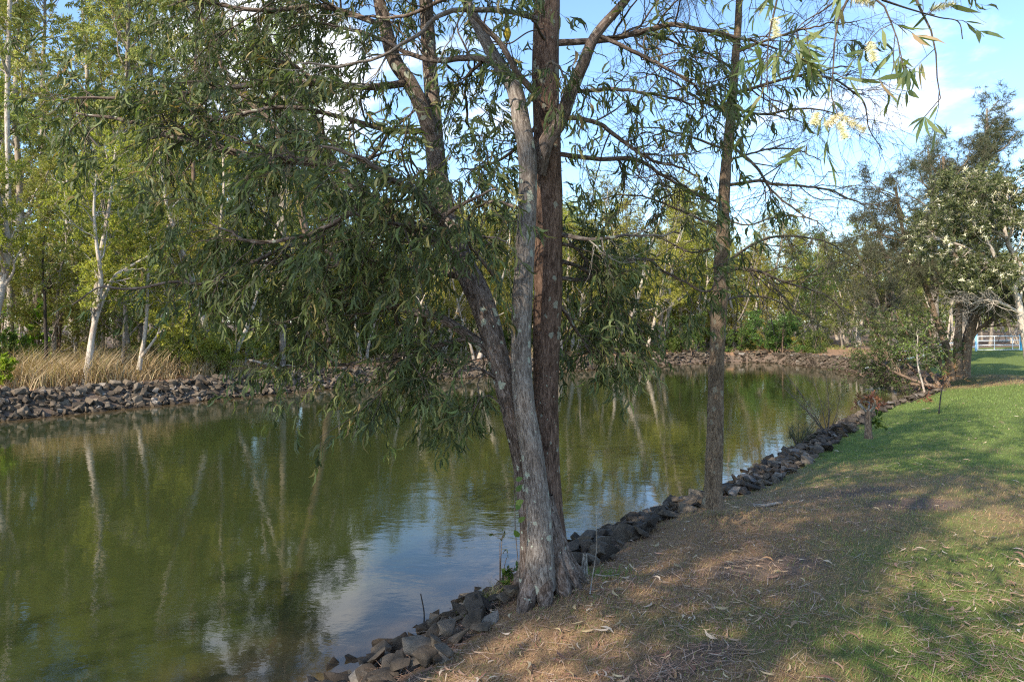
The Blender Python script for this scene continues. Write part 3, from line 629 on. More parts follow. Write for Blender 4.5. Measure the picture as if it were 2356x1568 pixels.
for (P, w0, w1, kids, kl, mat, leafy) in BR:
    g = pale_g if mat == 'pale' else twig_g
    wr = np.linspace(1, 0, len(P))**0.8
    Rc = np.array([wpx(w1+(w0-w1)*a, max(p[1], 1)) for a, p in zip(wr, P)])
    Pn, Rn = resample(P, 40, Rc)
    Pn = Pn+np.cumsum(rngA.normal(size=Pn.shape), 0)*.006*np.linspace(0, 1, 40)[:, None]
    if w0 >= 9:
        gg = Geo(); tube(gg, Pn-tinv, Rn, 12, .08, rngA)
        obj('branch', gg.mesh('branch', M['acacia_bark_grey'] if mat == 'pale' else M['acacia_bark']), tree)
    else: tube(g, Pn-tinv, Rn, 8, .08, rngA)
    K1 = grow(Pn[None], Rn[None], kids, (.18, 1.0), kl, (25, 75), 8, rngA, (0, 0, -.25), .45, .45, .25, .2, rmin=.0028)
    kk = ~hides_stem(K1[0]); K1 = (K1[0][kk], K1[1][kk])
    if not len(K1[0]): continue
    tube(g, K1[0]-tinv, K1[1], 5, 0, rngA)
    K2 = grow(*K1, 5, (.15, 1.0), (.18, .42), (20, 65), 6, rngA, (0, 0, -.45), .4, .6, .4, .2, rmin=.0018)
    kk = ~hides_stem(K2[0]); K2 = (K2[0][kk], K2[1][kk])
    if not len(K2[0]): continue
    tube(g, K2[0]-tinv, K2[1], 3, 0, rngA)
    m = rngA.random(len(K2[0])) < leafy
    if m.any():
        a, b, c = leaf_frames(K2[0][m], K2[1][m], 14, (.1, 1), rngA, .75, .65); lpos.append(a); lD.append(b); lN.append(c)
obj('twigs', twig_g.mesh('twigs', M['twig']), tree, 'stuff')
if pale_g.n: obj('pale_twigs', pale_g.mesh('pale_twigs', M['pale_twig']), tree, 'stuff')
lpos, lD, lN = map(np.concatenate, (lpos, lD, lN)); nl = len(lpos)
lL = rngA.uniform(.065, .135, nl); lW = rngA.uniform(.0095, .0175, nl); lt = rngA.random(nl)
def single_leaves(kind, name, count, pos, D, N, L, W, tint, parent, mat, near=1.2):
    """the leaves that show largest become objects of their own; returns the mask of the others"""
    px = CX+pos[:, 0]/np.maximum(pos[:, 1], .01)*FPX; py = HY-(pos[:, 2]-EYE)/np.maximum(pos[:, 1], .01)*FPX
    ok = (pos[:, 1] > near) & (px > 10) & (px < 2346) & (py > 5) & (py < 1560)
    face = np.abs((nrm(pos-np.array([0, 0, EYE]))*N).sum(1))*.7+.3
    score = np.where(ok, L*W*face/pos[:, 1]**2, 0); pick = np.argsort(-score)[:count]
    tv, tf = leaf_template(kind); protos = []
    for r in (.11, .15, .19):
        v = np.c_[tv[:, 0], tv[:, 1]+tv[:, 3]*r, tv[:, 2]]
        protos.append(mesh_np(name, v, [tf], {'tint': np.zeros(len(v))}, mat))
    off = Vector(parent.location)
    for j in pick:
        S = np.cross(N[j], D[j]); o = obj(name, protos[int(np.clip(round((W[j]/L[j]-.11)/.04), 0, 2))], parent)
        m4 = Matrix(((D[j][0], S[0], N[j][0], 0), (D[j][1], S[1], N[j][1], 0), (D[j][2], S[2], N[j][2], 0), (0, 0, 0, 1)))
        o.matrix_local = Matrix.Translation(Vector(pos[j])-off) @ m4 @ Matrix.Scale(L[j], 4)
    rest = np.ones(len(pos), bool); rest[pick] = False; return rest
rest = single_leaves('sickle', 'leaf', 300, lpos, lD, lN, lL, lW, lt, tree, M['acacia_leaf'])
cg = Geo(); put_leaves(cg, 'sickle', lpos[rest]-tinv, lD[rest], lN[rest], lL[rest], lW[rest], lt[rest])
obj('crown', cg.mesh('crown', M['acacia_leaf']), tree, 'stuff')
print('acacia leaves', nl)

# ------------------------------------------------------------------ she-oak beside it
rngO = np.random.default_rng(23)
oak = thing('she_oak', 'slender she-oak with straight brown trunk and wispy needle branches on the near bank', 'tree', (1.86, 6.3, 0))
oinv = np.array(oak.location); og = Geo()
op = path((1640, 1165, 6.28), (1641, 1120, 6.28), (1645, 1000, 6.3), (1648, 850, 6.3), (1655, 700, 6.3), (1658, 660, 6.3), (1662, 550, 6.3), (1669, 400, 6.3), (1684, 240, 6.3), (1695, 100, 6.3), (1702, -20, 6.3), (1708, -250, 6.3), (1712, -500, 6.3), (1715, -800, 6.3))
ow = np.array([54, 41, 37, 34, 35, 33, 29, 25, 20, 17, 15, 11, 7, 2])
OP, OR = resample(op, 200, np.array([wpx(a, 6.3) for a in ow]))
ss = np.linspace(0, 1, 200)
for c_, a_, w_ in ((.31, .16, .010), (.285, .2, .006), (.16, .10, .004), (.115, .08, .004), (.22, .06, .003), (.43, .08, .004), (.52, .08, .004)): OR = OR*(1+a_*np.exp(-((ss-c_)/w_)**2))
tube(og, OP-oinv, OR, 36, .09, rngO)
obj('trunk', og.mesh('trunk', M['oak_bark']), oak)
OB = []
def ob(pts, w0, w1, kids, kl=(.4, .9), nd=1.0): OB.append((path(*pts), w0, w1, kids, kl, nd))
ob([(1669, 628, 6.3), (1703, 616, 6.2), (1751, 622, 6.1), (1803, 642, 6.1), (1889, 659, 6.1), (1957, 694, 6.1)], 9, 2, 22, (.4, .9), 1.3)
ob([(1662, 610, 6.3), (1740, 560, 6.5), (1820, 545, 6.6), (1900, 560, 6.7), (1960, 600, 6.7)], 7, 2, 16, (.4, .9), 1.2)
ob([(1665, 690, 6.3), (1720, 680, 6.5), (1790, 690, 6.6), (1850, 720, 6.7)], 6, 2, 12, (.3, .7), 1)
ob([(1680, 425, 6.3), (1751, 416, 6.2), (1782, 426, 6.2), (1854, 430, 6.2), (1916, 443, 6.2), (1957, 464, 6.2), (2043, 481, 6.2)], 8, 2, 20, (.4, .8), .8)
ob([(1676, 330, 6.3), (1737, 381, 6.2), (1765, 426, 6.2), (1820, 478, 6.2), (1880, 530, 6.2)], 8, 2, 12, (.4, .8), .6)
ob([(1690, 215, 6.3), (1750, 200, 6.1), (1820, 186, 6.0), (1875, 172, 5.9), (1940, 161, 5.9), (1990, 155, 5.9)], 9, 2, 16, (.4, .9), .9)
ob([(1860, 175, 5.9), (1910, 180, 5.9), (1957, 206, 5.9), (1992, 237, 5.9), (2005, 282, 5.9), (2043, 337, 5.9)], 6, 2, 12, (.3, .7), .9)
ob([(1695, 120, 6.3), (1780, 90, 6.1), (1870, 70, 6.0), (1960, 70, 6.0)], 7, 2, 14, (.4, .9), .9)
ob([(1690, 250, 6.3), (1760, 262, 6.4), (1850, 250, 6.5), (1960, 270, 6.6)], 7, 2, 14, (.4, .9), .9)
ob([(1672, 370, 6.3), (1740, 350, 6.6), (1820, 345, 6.8), (1900, 370, 6.8)], 6, 2, 12, (.4, .8), .8)
ob([(1666, 470, 6.3), (1590, 440, 6.2), (1520, 400, 6.1), (1440, 390, 6.1)], 7, 2, 14, (.4, .9), .5)
ob([(1664, 530, 6.3), (1600, 500, 6.3), (1530, 470, 6.3), (1450, 450, 6.3), (1380, 460, 6.3)], 7, 2, 16, (.4, .9), .5)
ob([(1662, 560, 6.3), (1600, 580, 6.4), (1540, 560, 6.5), (1470, 520, 6.5)], 6, 2, 14, (.4, .9), .5)
ob([(1675, 345, 6.3), (1600, 320, 6.2), (1520, 300, 6.1), (1430, 300, 6.1)], 7, 2, 14, (.4, .9), .5)
ob([(1684, 260, 6.3), (1610, 230, 6.3), (1540, 190, 6.3), (1450, 170, 6.3)], 7, 2, 14, (.4, .9), .5)
ob([(1690, 160, 6.3), (1620, 120, 6.3), (1550, 90, 6.3), (1470, 60, 6.3)], 7, 2, 14, (.4, .9), .5)
ob([(1664, 500, 6.3), (1720, 520, 6.0), (1790, 500, 5.9), (1850, 500, 5.9)], 5, 2, 12, (.4, .8), .7)
for p, r in zip(*grow(OP[None], OR[None], 30, (.62, .99), (1.0, 2.2), (45, 80), 8, rngO, (0, 0, .1), .3, .45, .15, .4)): OB.append((p, 6, 1.5, 12, (.4, .9), .9))
otw, onp, onD, onN = Geo(), [], [], []
for (P, w0, w1, kids, kl, nd) in OB:
    Rc = np.array([wpx(w1+(w0-w1)*a, max(p[1], 1)) for a, p in zip(np.linspace(1, 0, len(P))**.8, P)])
    Pn, Rn = resample(P, 30, Rc); Pn = Pn+np.cumsum(rngO.normal(size=Pn.shape), 0)*.007*np.linspace(0, 1, 30)[:, None]
    if w0 >= 7:
        gg = Geo(); tube(gg, Pn-oinv, Rn, 8, .06, rngO); obj('branch', gg.mesh('branch', M['twig']), oak)
    else: tube(otw, Pn-oinv, Rn, 6, 0, rngO)
    K1 = grow(Pn[None], Rn[None], kids, (.12, 1.), kl, (25, 70), 7, rngO, (0, 0, .05), .4, .5, .3, .3, rmin=.003); tube(otw, K1[0]-oinv, K1[1], 4, 0, rngO)
    K2 = grow(*K1, 4, (.2, 1.), (.2, .45), (20, 55), 5, rngO, (0, 0, -.1), .35, .6, .5, .2, rmin=.0016); tube(otw, K2[0]-oinv, K2[1], 3, 0, rngO)
    a, b, c = leaf_frames(*K2, max(1, int(round(8*nd))), (.3, 1), rngO, .25, .45); onp.append(a); onD.append(b); onN.append(c)
obj('twigs', otw.mesh('twigs', M['twig']), oak, 'stuff')
onp, onD, onN = map(np.concatenate, (onp, onD, onN)); m = len(onp); ng = Geo()
put_leaves(ng, 'needle', onp-oinv, onD, onN, rngO.uniform(.12, .26, m), rngO.uniform(.0026, .004, m), rngO.random(m)*.999)
obj('crown', ng.mesh('crown', M['needle'], False), oak, 'stuff'); print('oak needles', m)

# ------------------------------------------------------------------ paperbark whose flowering branches hang in from above
rngP = np.random.default_rng(31)
pb = thing('flowering_paperbark', 'paperbark with long lance leaves and cream bottlebrush flowers hanging from above the lawn', 'tree', (3.3, 0.6, 0))
pinv = np.array(pb.location); pt = Geo()
P, R = resample([(3.3, .6, -.1), (3.25, .6, .3), (3.2, .7, 1.5), (3.05, .9, 3.0), (2.7, 1.3, 4.4), (2.4, 1.6, 5.6), (2.2, 1.7, 7)], 60, [.22, .17, .15, .13, .10, .07, .03])
tube(pt, P-pinv, R, 24, .1, rngP); obj('trunk', pt.mesh('trunk', M['pale_bark']), pb); PT = (P, R)
PB = []
def pbr(pts, r0, r1, kids, kl, leafy): PB.append((np.array(pts), r0, r1, kids, kl, leafy))
q0 = (2.7, 1.3, 4.3)
pbr([q0, (2.2, 1.9, 4.0), PX(1990, -190, 2.2), PX(1960, -30, 2.2), PX(1925, 60, 2.2), PX(1916, 179, 2.2), PX(1913, 240, 2.2), PX(1928, 266, 2.2)], .02, .0018, 8, (.12, .3), 1)
pbr([q0, (2.4, 2.0, 3.9), PX(2060, -160, 2.3), PX(2100, -20, 2.3), PX(2122, 30, 2.3), PX(2150, 93, 2.3), PX(2157, 186, 2.3), PX(2167, 220, 2.3), PX(2128, 268, 2.3)], .02, .0018, 7, (.1, .25), .5)
pbr([(2.2, 1.9, 4.0), PX(1830, -260, 2.2), PX(1800, -60, 2.2), PX(1770, 80, 2.2), PX(1765, 144, 2.2), PX(1766, 215, 2.2)], .014, .0018, 8, (.12, .3), 1)
pbr([(2.4, 2.0, 3.9), PX(2000, -120, 2.1), PX(2030, 0, 2.1), PX(2065, 90, 2.1), PX(2080, 170, 2.1)], .014, .0018, 12, (.12, .3), 1)
pbr([PX(2030, 0, 2.1), PX(2090, 20, 2.2), PX(2160, 40, 2.3), PX(2205, 50, 2.3), PX(2215, 90, 2.3)], .006, .0016, 4, (.08, .15), .4)
pbr([PX(1960, -30, 2.2), PX(1900, 20, 2.3), PX(1840, 60, 2.3), PX(1800, 130, 2.3)], .007, .0016, 9, (.12, .28), 1)
pbr([(2.6, 1.6, 4.6), PX(2280, -300, 2.2), PX(2380, -60, 2.2), PX(2362, 40, 2.2)], .012, .0018, 4, (.08, .16), .7)
for p, r in zip(*grow(P[None], R[None], 16, (.5, .98), (1.4, 2.6), (40, 75), 8, rngP, (0, 0, .1), .3, .5, .15, .3)): PB.append((p, float(r[0]), .004, 18, (.4, .8), 1))
ptw = Geo(); fp, fD, fN = [], [], []
for k_, (P, r0, r1, kids, kl, leafy) in enumerate(PB):
    Pn, Rn = resample(P, 40, np.linspace(1, 0, len(P))**2.2*((r0*.6 if k_ < 7 else r0)-r1)+r1)
    tube(ptw, Pn-pinv, Rn, 6, 0, rngP)
    K = grow(Pn[None], Rn[None], kids, (.45 if k_ < 7 else .2, 1), kl, (25, 70), 6, rngP, (0, 0, -.2), .3, .6, .4, .2, rmin=.0016); tube(ptw, K[0]-pinv, K[1], 4, 0, rngP)
    a, b, c = leaf_frames(*K, 8 if k_ < 7 else 7, (.15, 1), rngP, .45, .7); s = rngP.random(len(a)) < leafy; fp.append(a[s]); fD.append(b[s]); fN.append(c[s])
tipl = np.array(PX(2128, 268, 2.3))
for ang in (-2.6, -2.2, -1.8, -1.3, -.9):
    dv = np.array([math.cos(ang), rngP.uniform(-.3, .3), math.sin(ang)]); fp.append(tipl[None]); fD.append(nrm(dv)[None]); n_ = np.cross(dv, (0, 1, .3)); fN.append(nrm(np.cross(n_, dv))[None])
obj('twigs', ptw.mesh('twigs', M['twig']), pb, 'stuff')
fp, fD, fN = map(np.concatenate, (fp, fD, fN)); m = len(fp); fL = rngP.uniform(.055, .11, m); fW = fL*rngP.uniform(.12, .17, m); ft = rngP.random(m)
rest = single_leaves('lance', 'leaf', 260, fp, fD, fN, fL, fW, ft, pb, M['lance_leaf'])
pc = Geo(); put_leaves(pc, 'lance', fp[rest]-pinv, fD[rest], fN[rest], fL[rest], fW[rest], ft[rest]); obj('crown', pc.mesh('crown', M['lance_leaf']), pb, 'stuff')
def flower(a, b, r):
    """a bottlebrush spike from a to b: a stalk with stamens standing out all round"""
    g = Geo(); a, b = np.array(a), np.array(b); n = 300; t = rngP.random(n); pos = a+(b-a)*t[:, None]; ax = nrm(b-a)
    pr = rngP.normal(size=(n, 3)); pr = nrm(pr-(pr@ax)[:, None]*ax); D = nrm(pr+ax*.35)
    N = np.cross(D, ax); N = nrm(N); put_leaves(g, 'needle', pos-pinv, D, N, np.full(n, r)*rngP.uniform(.6, 1.1, n), np.full(n, .0026), rngP.random(n)*.9)
    obj('flower', g.mesh('flower', M['cream'], False), pb)
for (x0, y0, x1, y1, dp) in ((1925, 262, 1990, 300, 2.2), (1926, 266, 1905, 290, 2.2), (1932, 280, 1945, 318, 2.2), (1884, 258, 1872, 285, 2.2), (2000, 95, 2012, 140, 2.1), (1782, 40, 1786, 84, 2.2), (1960, -4, 2012, 8, 2.2), (2140, 22, 2200, 8, 2.3)):
    flower(PX(x0, y0, dp), PX(x1, y1, dp), .021)

# ------------------------------------------------------------------ trees out of the frame that shade the near bank
T = gen_tree(501, 15, .15, 3, spread=.35, limb=(45, .32, .98), limb_len=(2.6, 5.0), sub=5, sub_len=(.9, 1.8), twig=5, leaf=10, kind='lance', L=(.15, .22), W=(.04, .06), hang=.6, bark='brown_bark', lm='acacia_leaf')
for (x, y, rz, lb) in ((-5.0, -2.9, 0, 'tall wattle behind the viewer that shades the near bank'), (-8.4, -7.4, 2.0, 'second tall wattle further back along the near bank')):
    plant_tree(T, 'shade_wattle', lb, 'tree', (x, y, 0), rz)

# ------------------------------------------------------------------ the forest across the water
rngF = np.random.default_rng(41)
def side_name(px):
    marks = ((60, 'behind the lime shrub at the stone wall'), (150, 'beside the charred trunk'), (240, 'behind the twisted paperbark'), (330, 'behind the small forked paperbark'), (430, 'behind the thicket of olive shrubs'), (530, 'above the fallen branch'), (640, 'beyond the bare she-oak twig'), (760, 'beyond the tip of the wattle boughs'), (880, 'behind the lowest wattle leaves'), (1000, 'behind the forked wattle limb'), (1120, 'just beside the wattle stems'),
             (1300, 'hidden behind the wattle trunk'), (1400, 'just past the wattle trunk'), (1500, 'between the wattle and she-oak trunks'), (1600, 'above the round mangrove by the she-oak'), (1690, 'behind the she-oak trunk'), (1790, 'behind the tallest far mangrove'), (1890, 'beyond the end of the pond'), (1990, 'beyond the dark bay rocks'), (2090, 'behind the leaning mangrove'), (2190, 'behind the sloping handrail'), (2280, 'beyond the blue gate post'), (2500, 'behind the white gate'))
    for m_, s in marks:
        if px < m_: return s
    return 'past the end of the gate'
KIND = {'eucalypt': ('eucalypt_tree', 'tall eucalypt'), 'paperbark': ('paperbark_tree', 'pale-stemmed paperbark'), 'wattle': ('wattle_tree', 'leafy wattle'), 'sapling': ('sapling', 'thin pale sapling'), 'shrub': ('shrub', 'low bush'), 'sheoak': ('she_oak', 'wispy she-oak'), 'mangrove': ('mangrove', 'mangrove')}
placed = []
def forest(kind, i, x, y, sc=1.0, label=None, rz=None, group='trees of the forest across the water'):
    px = CX+x/y*FPX; nm, dn = KIND[kind]; ds, _ = shore(np.array([x]), np.array([y]))
    if label is None:
        row = 'near the bank' if ds[0] < 6 else 'further in' if ds[0] < 15 else 'deep in'
        size = 'small ' if sc < .85 else 'big ' if sc > 1.12 else ''
        label = f'{size}{dn} {row} {side_name(px)}'.replace('pale-stemmed ', 'pale ' if len(side_name(px).split()) > 5 else 'pale-stemmed ')
    placed.append((x, y))
    return plant_tree(template(kind, i), nm, label, 'shrub' if kind == 'shrub' else 'tree', (x, y, gz(x, y)-.03), rngF.uniform(0, 6.28) if rz is None else rz, sc, group)
def at(px, dep): return ((px-CX)/FPX*dep, dep)
# those one can point at
def custom_tree(name, label, stem_paths, widths, lm, bark='pale_bark', limb=(10, .4, .97), seed=1, limb_len=(.8, 1.8), leaf=26, tw='pale_twig', dens=4, group=None, cat='tree', kind='diamond', L=(.08, .13), W=(.026, .04), needle=False, hang=.2, zmin=None):
    rng = np.random.default_rng(seed); base = path(stem_paths[0][0])[0]; root = thing(name, label, cat, tuple(base), group=group)
    tr, tg, cr = Geo(), Geo(), Geo(); PA, RA = [], []
    for sp, wd_ in zip(stem_paths, widths):
        P = path(*sp); R = np.array([wpx(a, p[1]) for a, p in zip(np.linspace(wd_[0], wd_[1], len(P)), P)])
        P, R = resample(P, 30, R); PA.append(P); RA.append(R)
    PA, RA = np.array(PA)-base, np.array(RA); tube(tr, PA, RA, 10, .10, rng)
    A = grow(PA, RA, limb[0], (limb[1], limb[2]), limb_len, (25, 60), 8, rng, (0, 0, .3), .4, .5, .2, .4); tube(tr, *A, 5, 0, rng)
    B = grow(*A, dens, (.2, 1), (.5, 1.0), (25, 60), 6, rng, (0, 0, 0), .4, .55, .3, .3, rmin=.004); tube(tg, *B, 3, 0, rng)
    Cg = grow(*B, 4, (.2, 1), (.3, .55), (20, 65), 5, rng, (0, 0, -.2), .4, .6, .3, .2, rmin=.003); tube(tg, *Cg, 3, 0, rng)
    obj('trunk', tr.mesh('trunk', M[bark]), root); obj('twigs', tg.mesh('twigs', M[tw]), root, 'stuff')
    if leaf:
        a, b, c = leaf_frames(*Cg, leaf, (.1, 1), rng, hang, .9)
        if zmin: kk = a[:, 2]+base[2]+.1*(a[:, 0]-1) > zmin; a, b, c = a[kk], b[kk], c[kk]
        m = len(a)
        put_leaves(cr, 'needle' if needle else kind, a, b, c, rng.uniform(*L, m), rng.uniform(*W, m), rng.random(m)*.999); obj('crown', cr.mesh('crown', M[lm], False), root, 'stuff')
    placed.append((base[0], base[1])); return root
custom_tree('paperbark_tree', 'twisted white paperbark leaning over the dry grass behind the stone wall', [[(195, 884, 19.2), (203, 840, 19.2), (208, 800, 19.3), (218, 740, 19.4), (236, 690, 19.5), (262, 640, 19.6), (300, 612, 19.8), (340, 590, 20)], [(218, 740, 19.4), (222, 660, 19.6), (232, 580, 19.8), (250, 480, 20), (262, 380, 20.2), (270, 300, 20.3)], [(225, 712, 19.4), (232, 640, 19.3), (222, 560, 19.2), (216, 480, 19.2), (222, 400, 19.2)]], [(17, 5), (13, 4), (11, 4)], 'yellow_leaf', seed=3, limb=(9, .35, .97))
custom_tree('paperbark_tree', 'small forked paperbark with flaking white foot on the litter slope', [[(320, 850, 20.6), (324, 820, 20.6), (332, 780, 20.6), (338, 720, 20.7), (340, 640, 20.8), (346, 560, 20.9)], [(324, 822, 20.6), (345, 795, 20.5), (362, 770, 20.5), (372, 740, 20.4)]], [(12, 4), (8, 3)], 'yellow_leaf', seed=4, limb=(7, .4, .97), limb_len=(.6, 1.2))
custom_tree('eucalypt_tree', 'straight pale pole-like eucalypt trunk rising beside the lime shrub', [[(23, 790, 23), (23, 700, 23), (21, 560, 23), (19, 400, 23), (16, 250, 23), (20, 100, 23), (25, -100, 23), (30, -300, 23)]], [(14, 7)], 'olive_leaf', seed=5, limb=(12, .55, .98), limb_len=(1.5, 3.0), bark='pale_bark')
custom_tree('charred_tree', 'thin dark charred trunk standing in the dry grass', [[(105, 838, 20.2), (106, 790, 20.2), (104, 740, 20.3), (103, 690, 20.3), (98, 620, 20.4), (101, 540, 20.5)]], [(9, 4)], 'olive_leaf', 'dark_wood', seed=6, limb=(7, .35, .95), limb_len=(.6, 1.4), leaf=12)
custom_tree('paperbark_tree', 'bent pale paperbark behind the charred trunk', [[(176, 775, 25), (172, 740, 25), (168, 660, 25), (166, 590, 25), (156, 530, 25), (150, 460, 25), (160, 380, 25)]], [(12, 5)], 'yellow_leaf', seed=7, limb=(10, .35, .97))
custom_tree('sapling', 'grey sapling stem between the twisted and forked paperbarks', [[(282, 835, 21.5), (286, 760, 21.5), (288, 680, 21.6), (293, 600, 21.6), (296, 500, 21.7)]], [(8, 4)], 'olive_leaf', 'grey_bark', seed=8, limb=(7, .5, .97), limb_len=(.5, 1.1))
custom_tree('sapling', 'straight thin stem touching the twisted paperbark', [[(214, 862, 19.8), (215, 780, 19.9), (217, 700, 20), (219, 600, 20)]], [(6, 3)], 'yellow_leaf', 'grey_bark', seed=9, limb=(5, .6, .97), limb_len=(.5, 1.0))
custom_tree('eucalypt_tree', 'reddish upright trunk behind the olive shrubs', [[(440, 790, 27), (441, 700, 27), (442, 600, 27), (444, 480, 27), (446, 300, 27), (450, 120, 27), (452, -60, 27)]], [(13, 5)], 'olive_leaf', 'brown_bark', seed=10, limb=(12, .4, .98), limb_len=(1.4, 2.6))
custom_tree('paperbark_tree', 'white-stemmed paperbark above the olive shrubs', [[(508, 785, 26.5), (506, 700, 26.5), (512, 620, 26.6), (508, 520, 26.6), (515, 420, 26.7), (510, 320, 26.7)]], [(10, 4)], 'yellow_leaf', seed=12, limb=(12, .3, .97))
custom_tree('paperbark_tree', 'slanting pale paperbark behind the hanging wattle sprig', [[(592, 800, 27), (600, 740, 27), (606, 660, 27.1), (602, 580, 27.1), (612, 480, 27.2), (615, 360, 27.2)]], [(10, 4)], 'yellow_leaf', seed=13, limb=(12, .3, .97))
custom_tree('she_oak', 'leaning dark she-oak across the water whose top bends away from the wattle', [[(760, 850, 27), (740, 700, 26.5), (690, 480, 26), (640, 310, 25.5), (590, 250, 25.5), (530, 186, 25.3), (500, 125, 25.2), (478, 70, 25), (440, -20, 25), (400, -120, 25)]], [(18, 7)], 'needle', 'brown_bark', seed=14, limb=(26, .35, .98), limb_len=(1.2, 2.8), needle=True, L=(.2, .4), W=(.012, .018), hang=.7, tw='twig')
custom_tree('she_oak', 'upright she-oak across the water beyond the wattle boughs', [[(650, 840, 26), (652, 600, 26), (652, 400, 26), (655, 250, 26), (662, 120, 26), (670, 0, 26), (672, -150, 26)]], [(15, 7)], 'grey_needle', 'grey_bark', seed=15, limb=(26, .35, .98), limb_len=(1.2, 2.6), needle=True, L=(.2, .4), W=(.012, .018), hang=.7, tw='twig')
EU = [gen_tree(900+k, 21, .17, 1, wav=.12, limb=(34, .30, .98), limb_len=(2.4, 4.8), limb_ang=(25, 60), sub=5, sub_len=(.9, 1.8), twig=5, leaf=24, L=(.13, .22), W=(.035, .055), hang=.7, bark=('pale_bark', 'grey_bark')[k], lm='light_leaf') for k in range(2)]
for k, (px, dep, sc, lb) in enumerate(((70, 27, 1.0, 'towering pale green eucalypt above the pole-like trunk'), (-40, 25, .95, 'towering pale green eucalypt at the very edge of the forest'), (170, 30, 1.05, 'towering pale green eucalypt behind the bent paperbark'), (270, 27, .95, 'towering pale green eucalypt over the twisted paperbark'), (370, 31, 1.0, 'towering pale green eucalypt over the forked paperbark'), (470, 33, .95, 'towering eucalypt behind the reddish trunk'), (575, 33, .9, 'towering eucalypt behind the slanting paperbark'), (700, 36, .85, 'towering eucalypt between the two far she-oaks'), (800, 40, .7, 'towering eucalypt half hidden by the forked limb'))):
    x, y = at(px, dep); placed.append((x, y)); plant_tree(EU[k % 2], 'eucalypt_tree', lb, 'tree', (x, y, gz(x, y)), k*1.3, sc, 'trees of the forest across the water')
# the rest, kept apart from each other
def free(x, y, r): return all((x-a)**2+(y-b)**2 > r*r for a, b in placed)
def allowed(x, y, ds, ixx):
    if y < 44 and (ixx < N_NEAR+N_BAY-6 or x > 12.5): return False
    return not (x > 12 and y < 46.5)
plan = [('wattle', 5, 10, 1.7, 30), ('paperbark', 2.4, 9, 1.7, 44), ('sapling', 2.4, 14, 1.0, 50), ('paperbark', 8, 18, 2.0, 60), ('eucalypt', 6, 20, 2.4, 40), ('wattle', 8, 22, 2.0, 40), ('eucalypt', 18, 36, 2.8, 50), ('paperbark', 18, 36, 2.6, 40), ('sheoak', 8, 26, 3.0, 12)]
for kind, d0, d1, sep_, want in plan:
    got = 0; tries = 0
    while got < want and tries < 6000:
        tries += 1
        y = rngF.uniform(14, 80); x = y*rngF.uniform(-.86, .80)
        ds, ixx = shore(np.array([x]), np.array([y])); dd = ds[0]
        if not (d0 < dd < d1) or not allowed(x, y, dd, ixx[0]) or not free(x, y, sep_): continue
        px_ = CX+x/y*FPX; s = rngF.uniform(.9, 1.35) if kind != 'eucalypt' else rngF.uniform(.75, 1.1)
        if kind == 'eucalypt': s *= .72 if px_ > 1250 else 1.3 if px_ < 520 else 1.05 if px_ < 800 else .8
        if px_ > 1750: s *= .92
        if 880 < px_ < 1270: s = min(s, (y*.20+1.2)/{'eucalypt': 15.5, 'paperbark': 9, 'wattle': 6.5, 'sapling': 6, 'sheoak': 11}[kind])
        forest(kind, int(rngF.integers(0, 4)), x, y, s); got += 1
    print(kind, got)
# understorey
got = tries = 0
while got < 80 and tries < 6000:
    tries += 1; y = rngF.uniform(16, 62); x = y*rngF.uniform(-.85, .8); ds, ixx = shore(np.array([x]), np.array([y]))
    if not allowed(x, y, ds[0], ixx[0]): continue
    px_ = CX+x/y*FPX
    if not (3.6 if px_ > 700 else 6.5) < ds[0] < 15 or not free(x, y, 1.1): continue
    forest('shrub', int(rngF.choice([0, 0, 2, 1, 3])), x, y, rngF.uniform(.6, 1.1), group='bushes under the far trees'); got += 1
for (px, dep, sc, i) in ((430, 22.6, 1.1, 0), (470, 23.2, 1.0, 2), (505, 23.6, .9, 0), (390, 23.0, .8, 0), (560, 25, .9, 2), (640, 26.5, .8, 0)):
    x, y = at(px, dep); forest('shrub', i, x, y, sc, {430: 'widest olive shrub above the stone wall', 470: 'yellowish shrub beside the widest olive shrub', 505: 'olive shrub at the broken end of the fallen branch', 390: 'low olive shrub beside the forked paperbark', 560: 'yellow-green shrub right behind the fallen branch', 640: 'small olive shrub at the wattle foliage'}[px], group='olive shrubs on the litter slope')
# the wood far behind, where no single tree can be told
wg = Geo(); rw = np.random.default_rng(77)
for q in range(260):
    y = rw.uniform(74, 120); x = y*rw.uniform(-1.0, 1.0); h = rw.uniform(5, 13)*(1.25 if x < -20 else 1); k = 330; c = rw.normal(size=(k, 3)); c = nrm(c)*rw.random((k, 1))**.4*np.array([2.6, 2.6, h*.5])+np.array([x, y, h*.5+.3]); c[:, 2] = np.maximum(c[:, 2], .1)+gz(x, y)
    D = nrm(rw.normal(size=(k, 3))+np.array([0, 0, -.5])); N = nrm(np.cross(D, rw.normal(size=(k, 3)))); put_leaves(wg, 'diamond', c, D, N, rw.uniform(.4, .75, k), rw.uniform(.18, .32, k), np.clip(rw.random()*.5+rw.random(k)*.45, 0, .99))
tag(obj('far_woods', wg.mesh('far_woods', M['olive_leaf'], False)), kind='stuff')
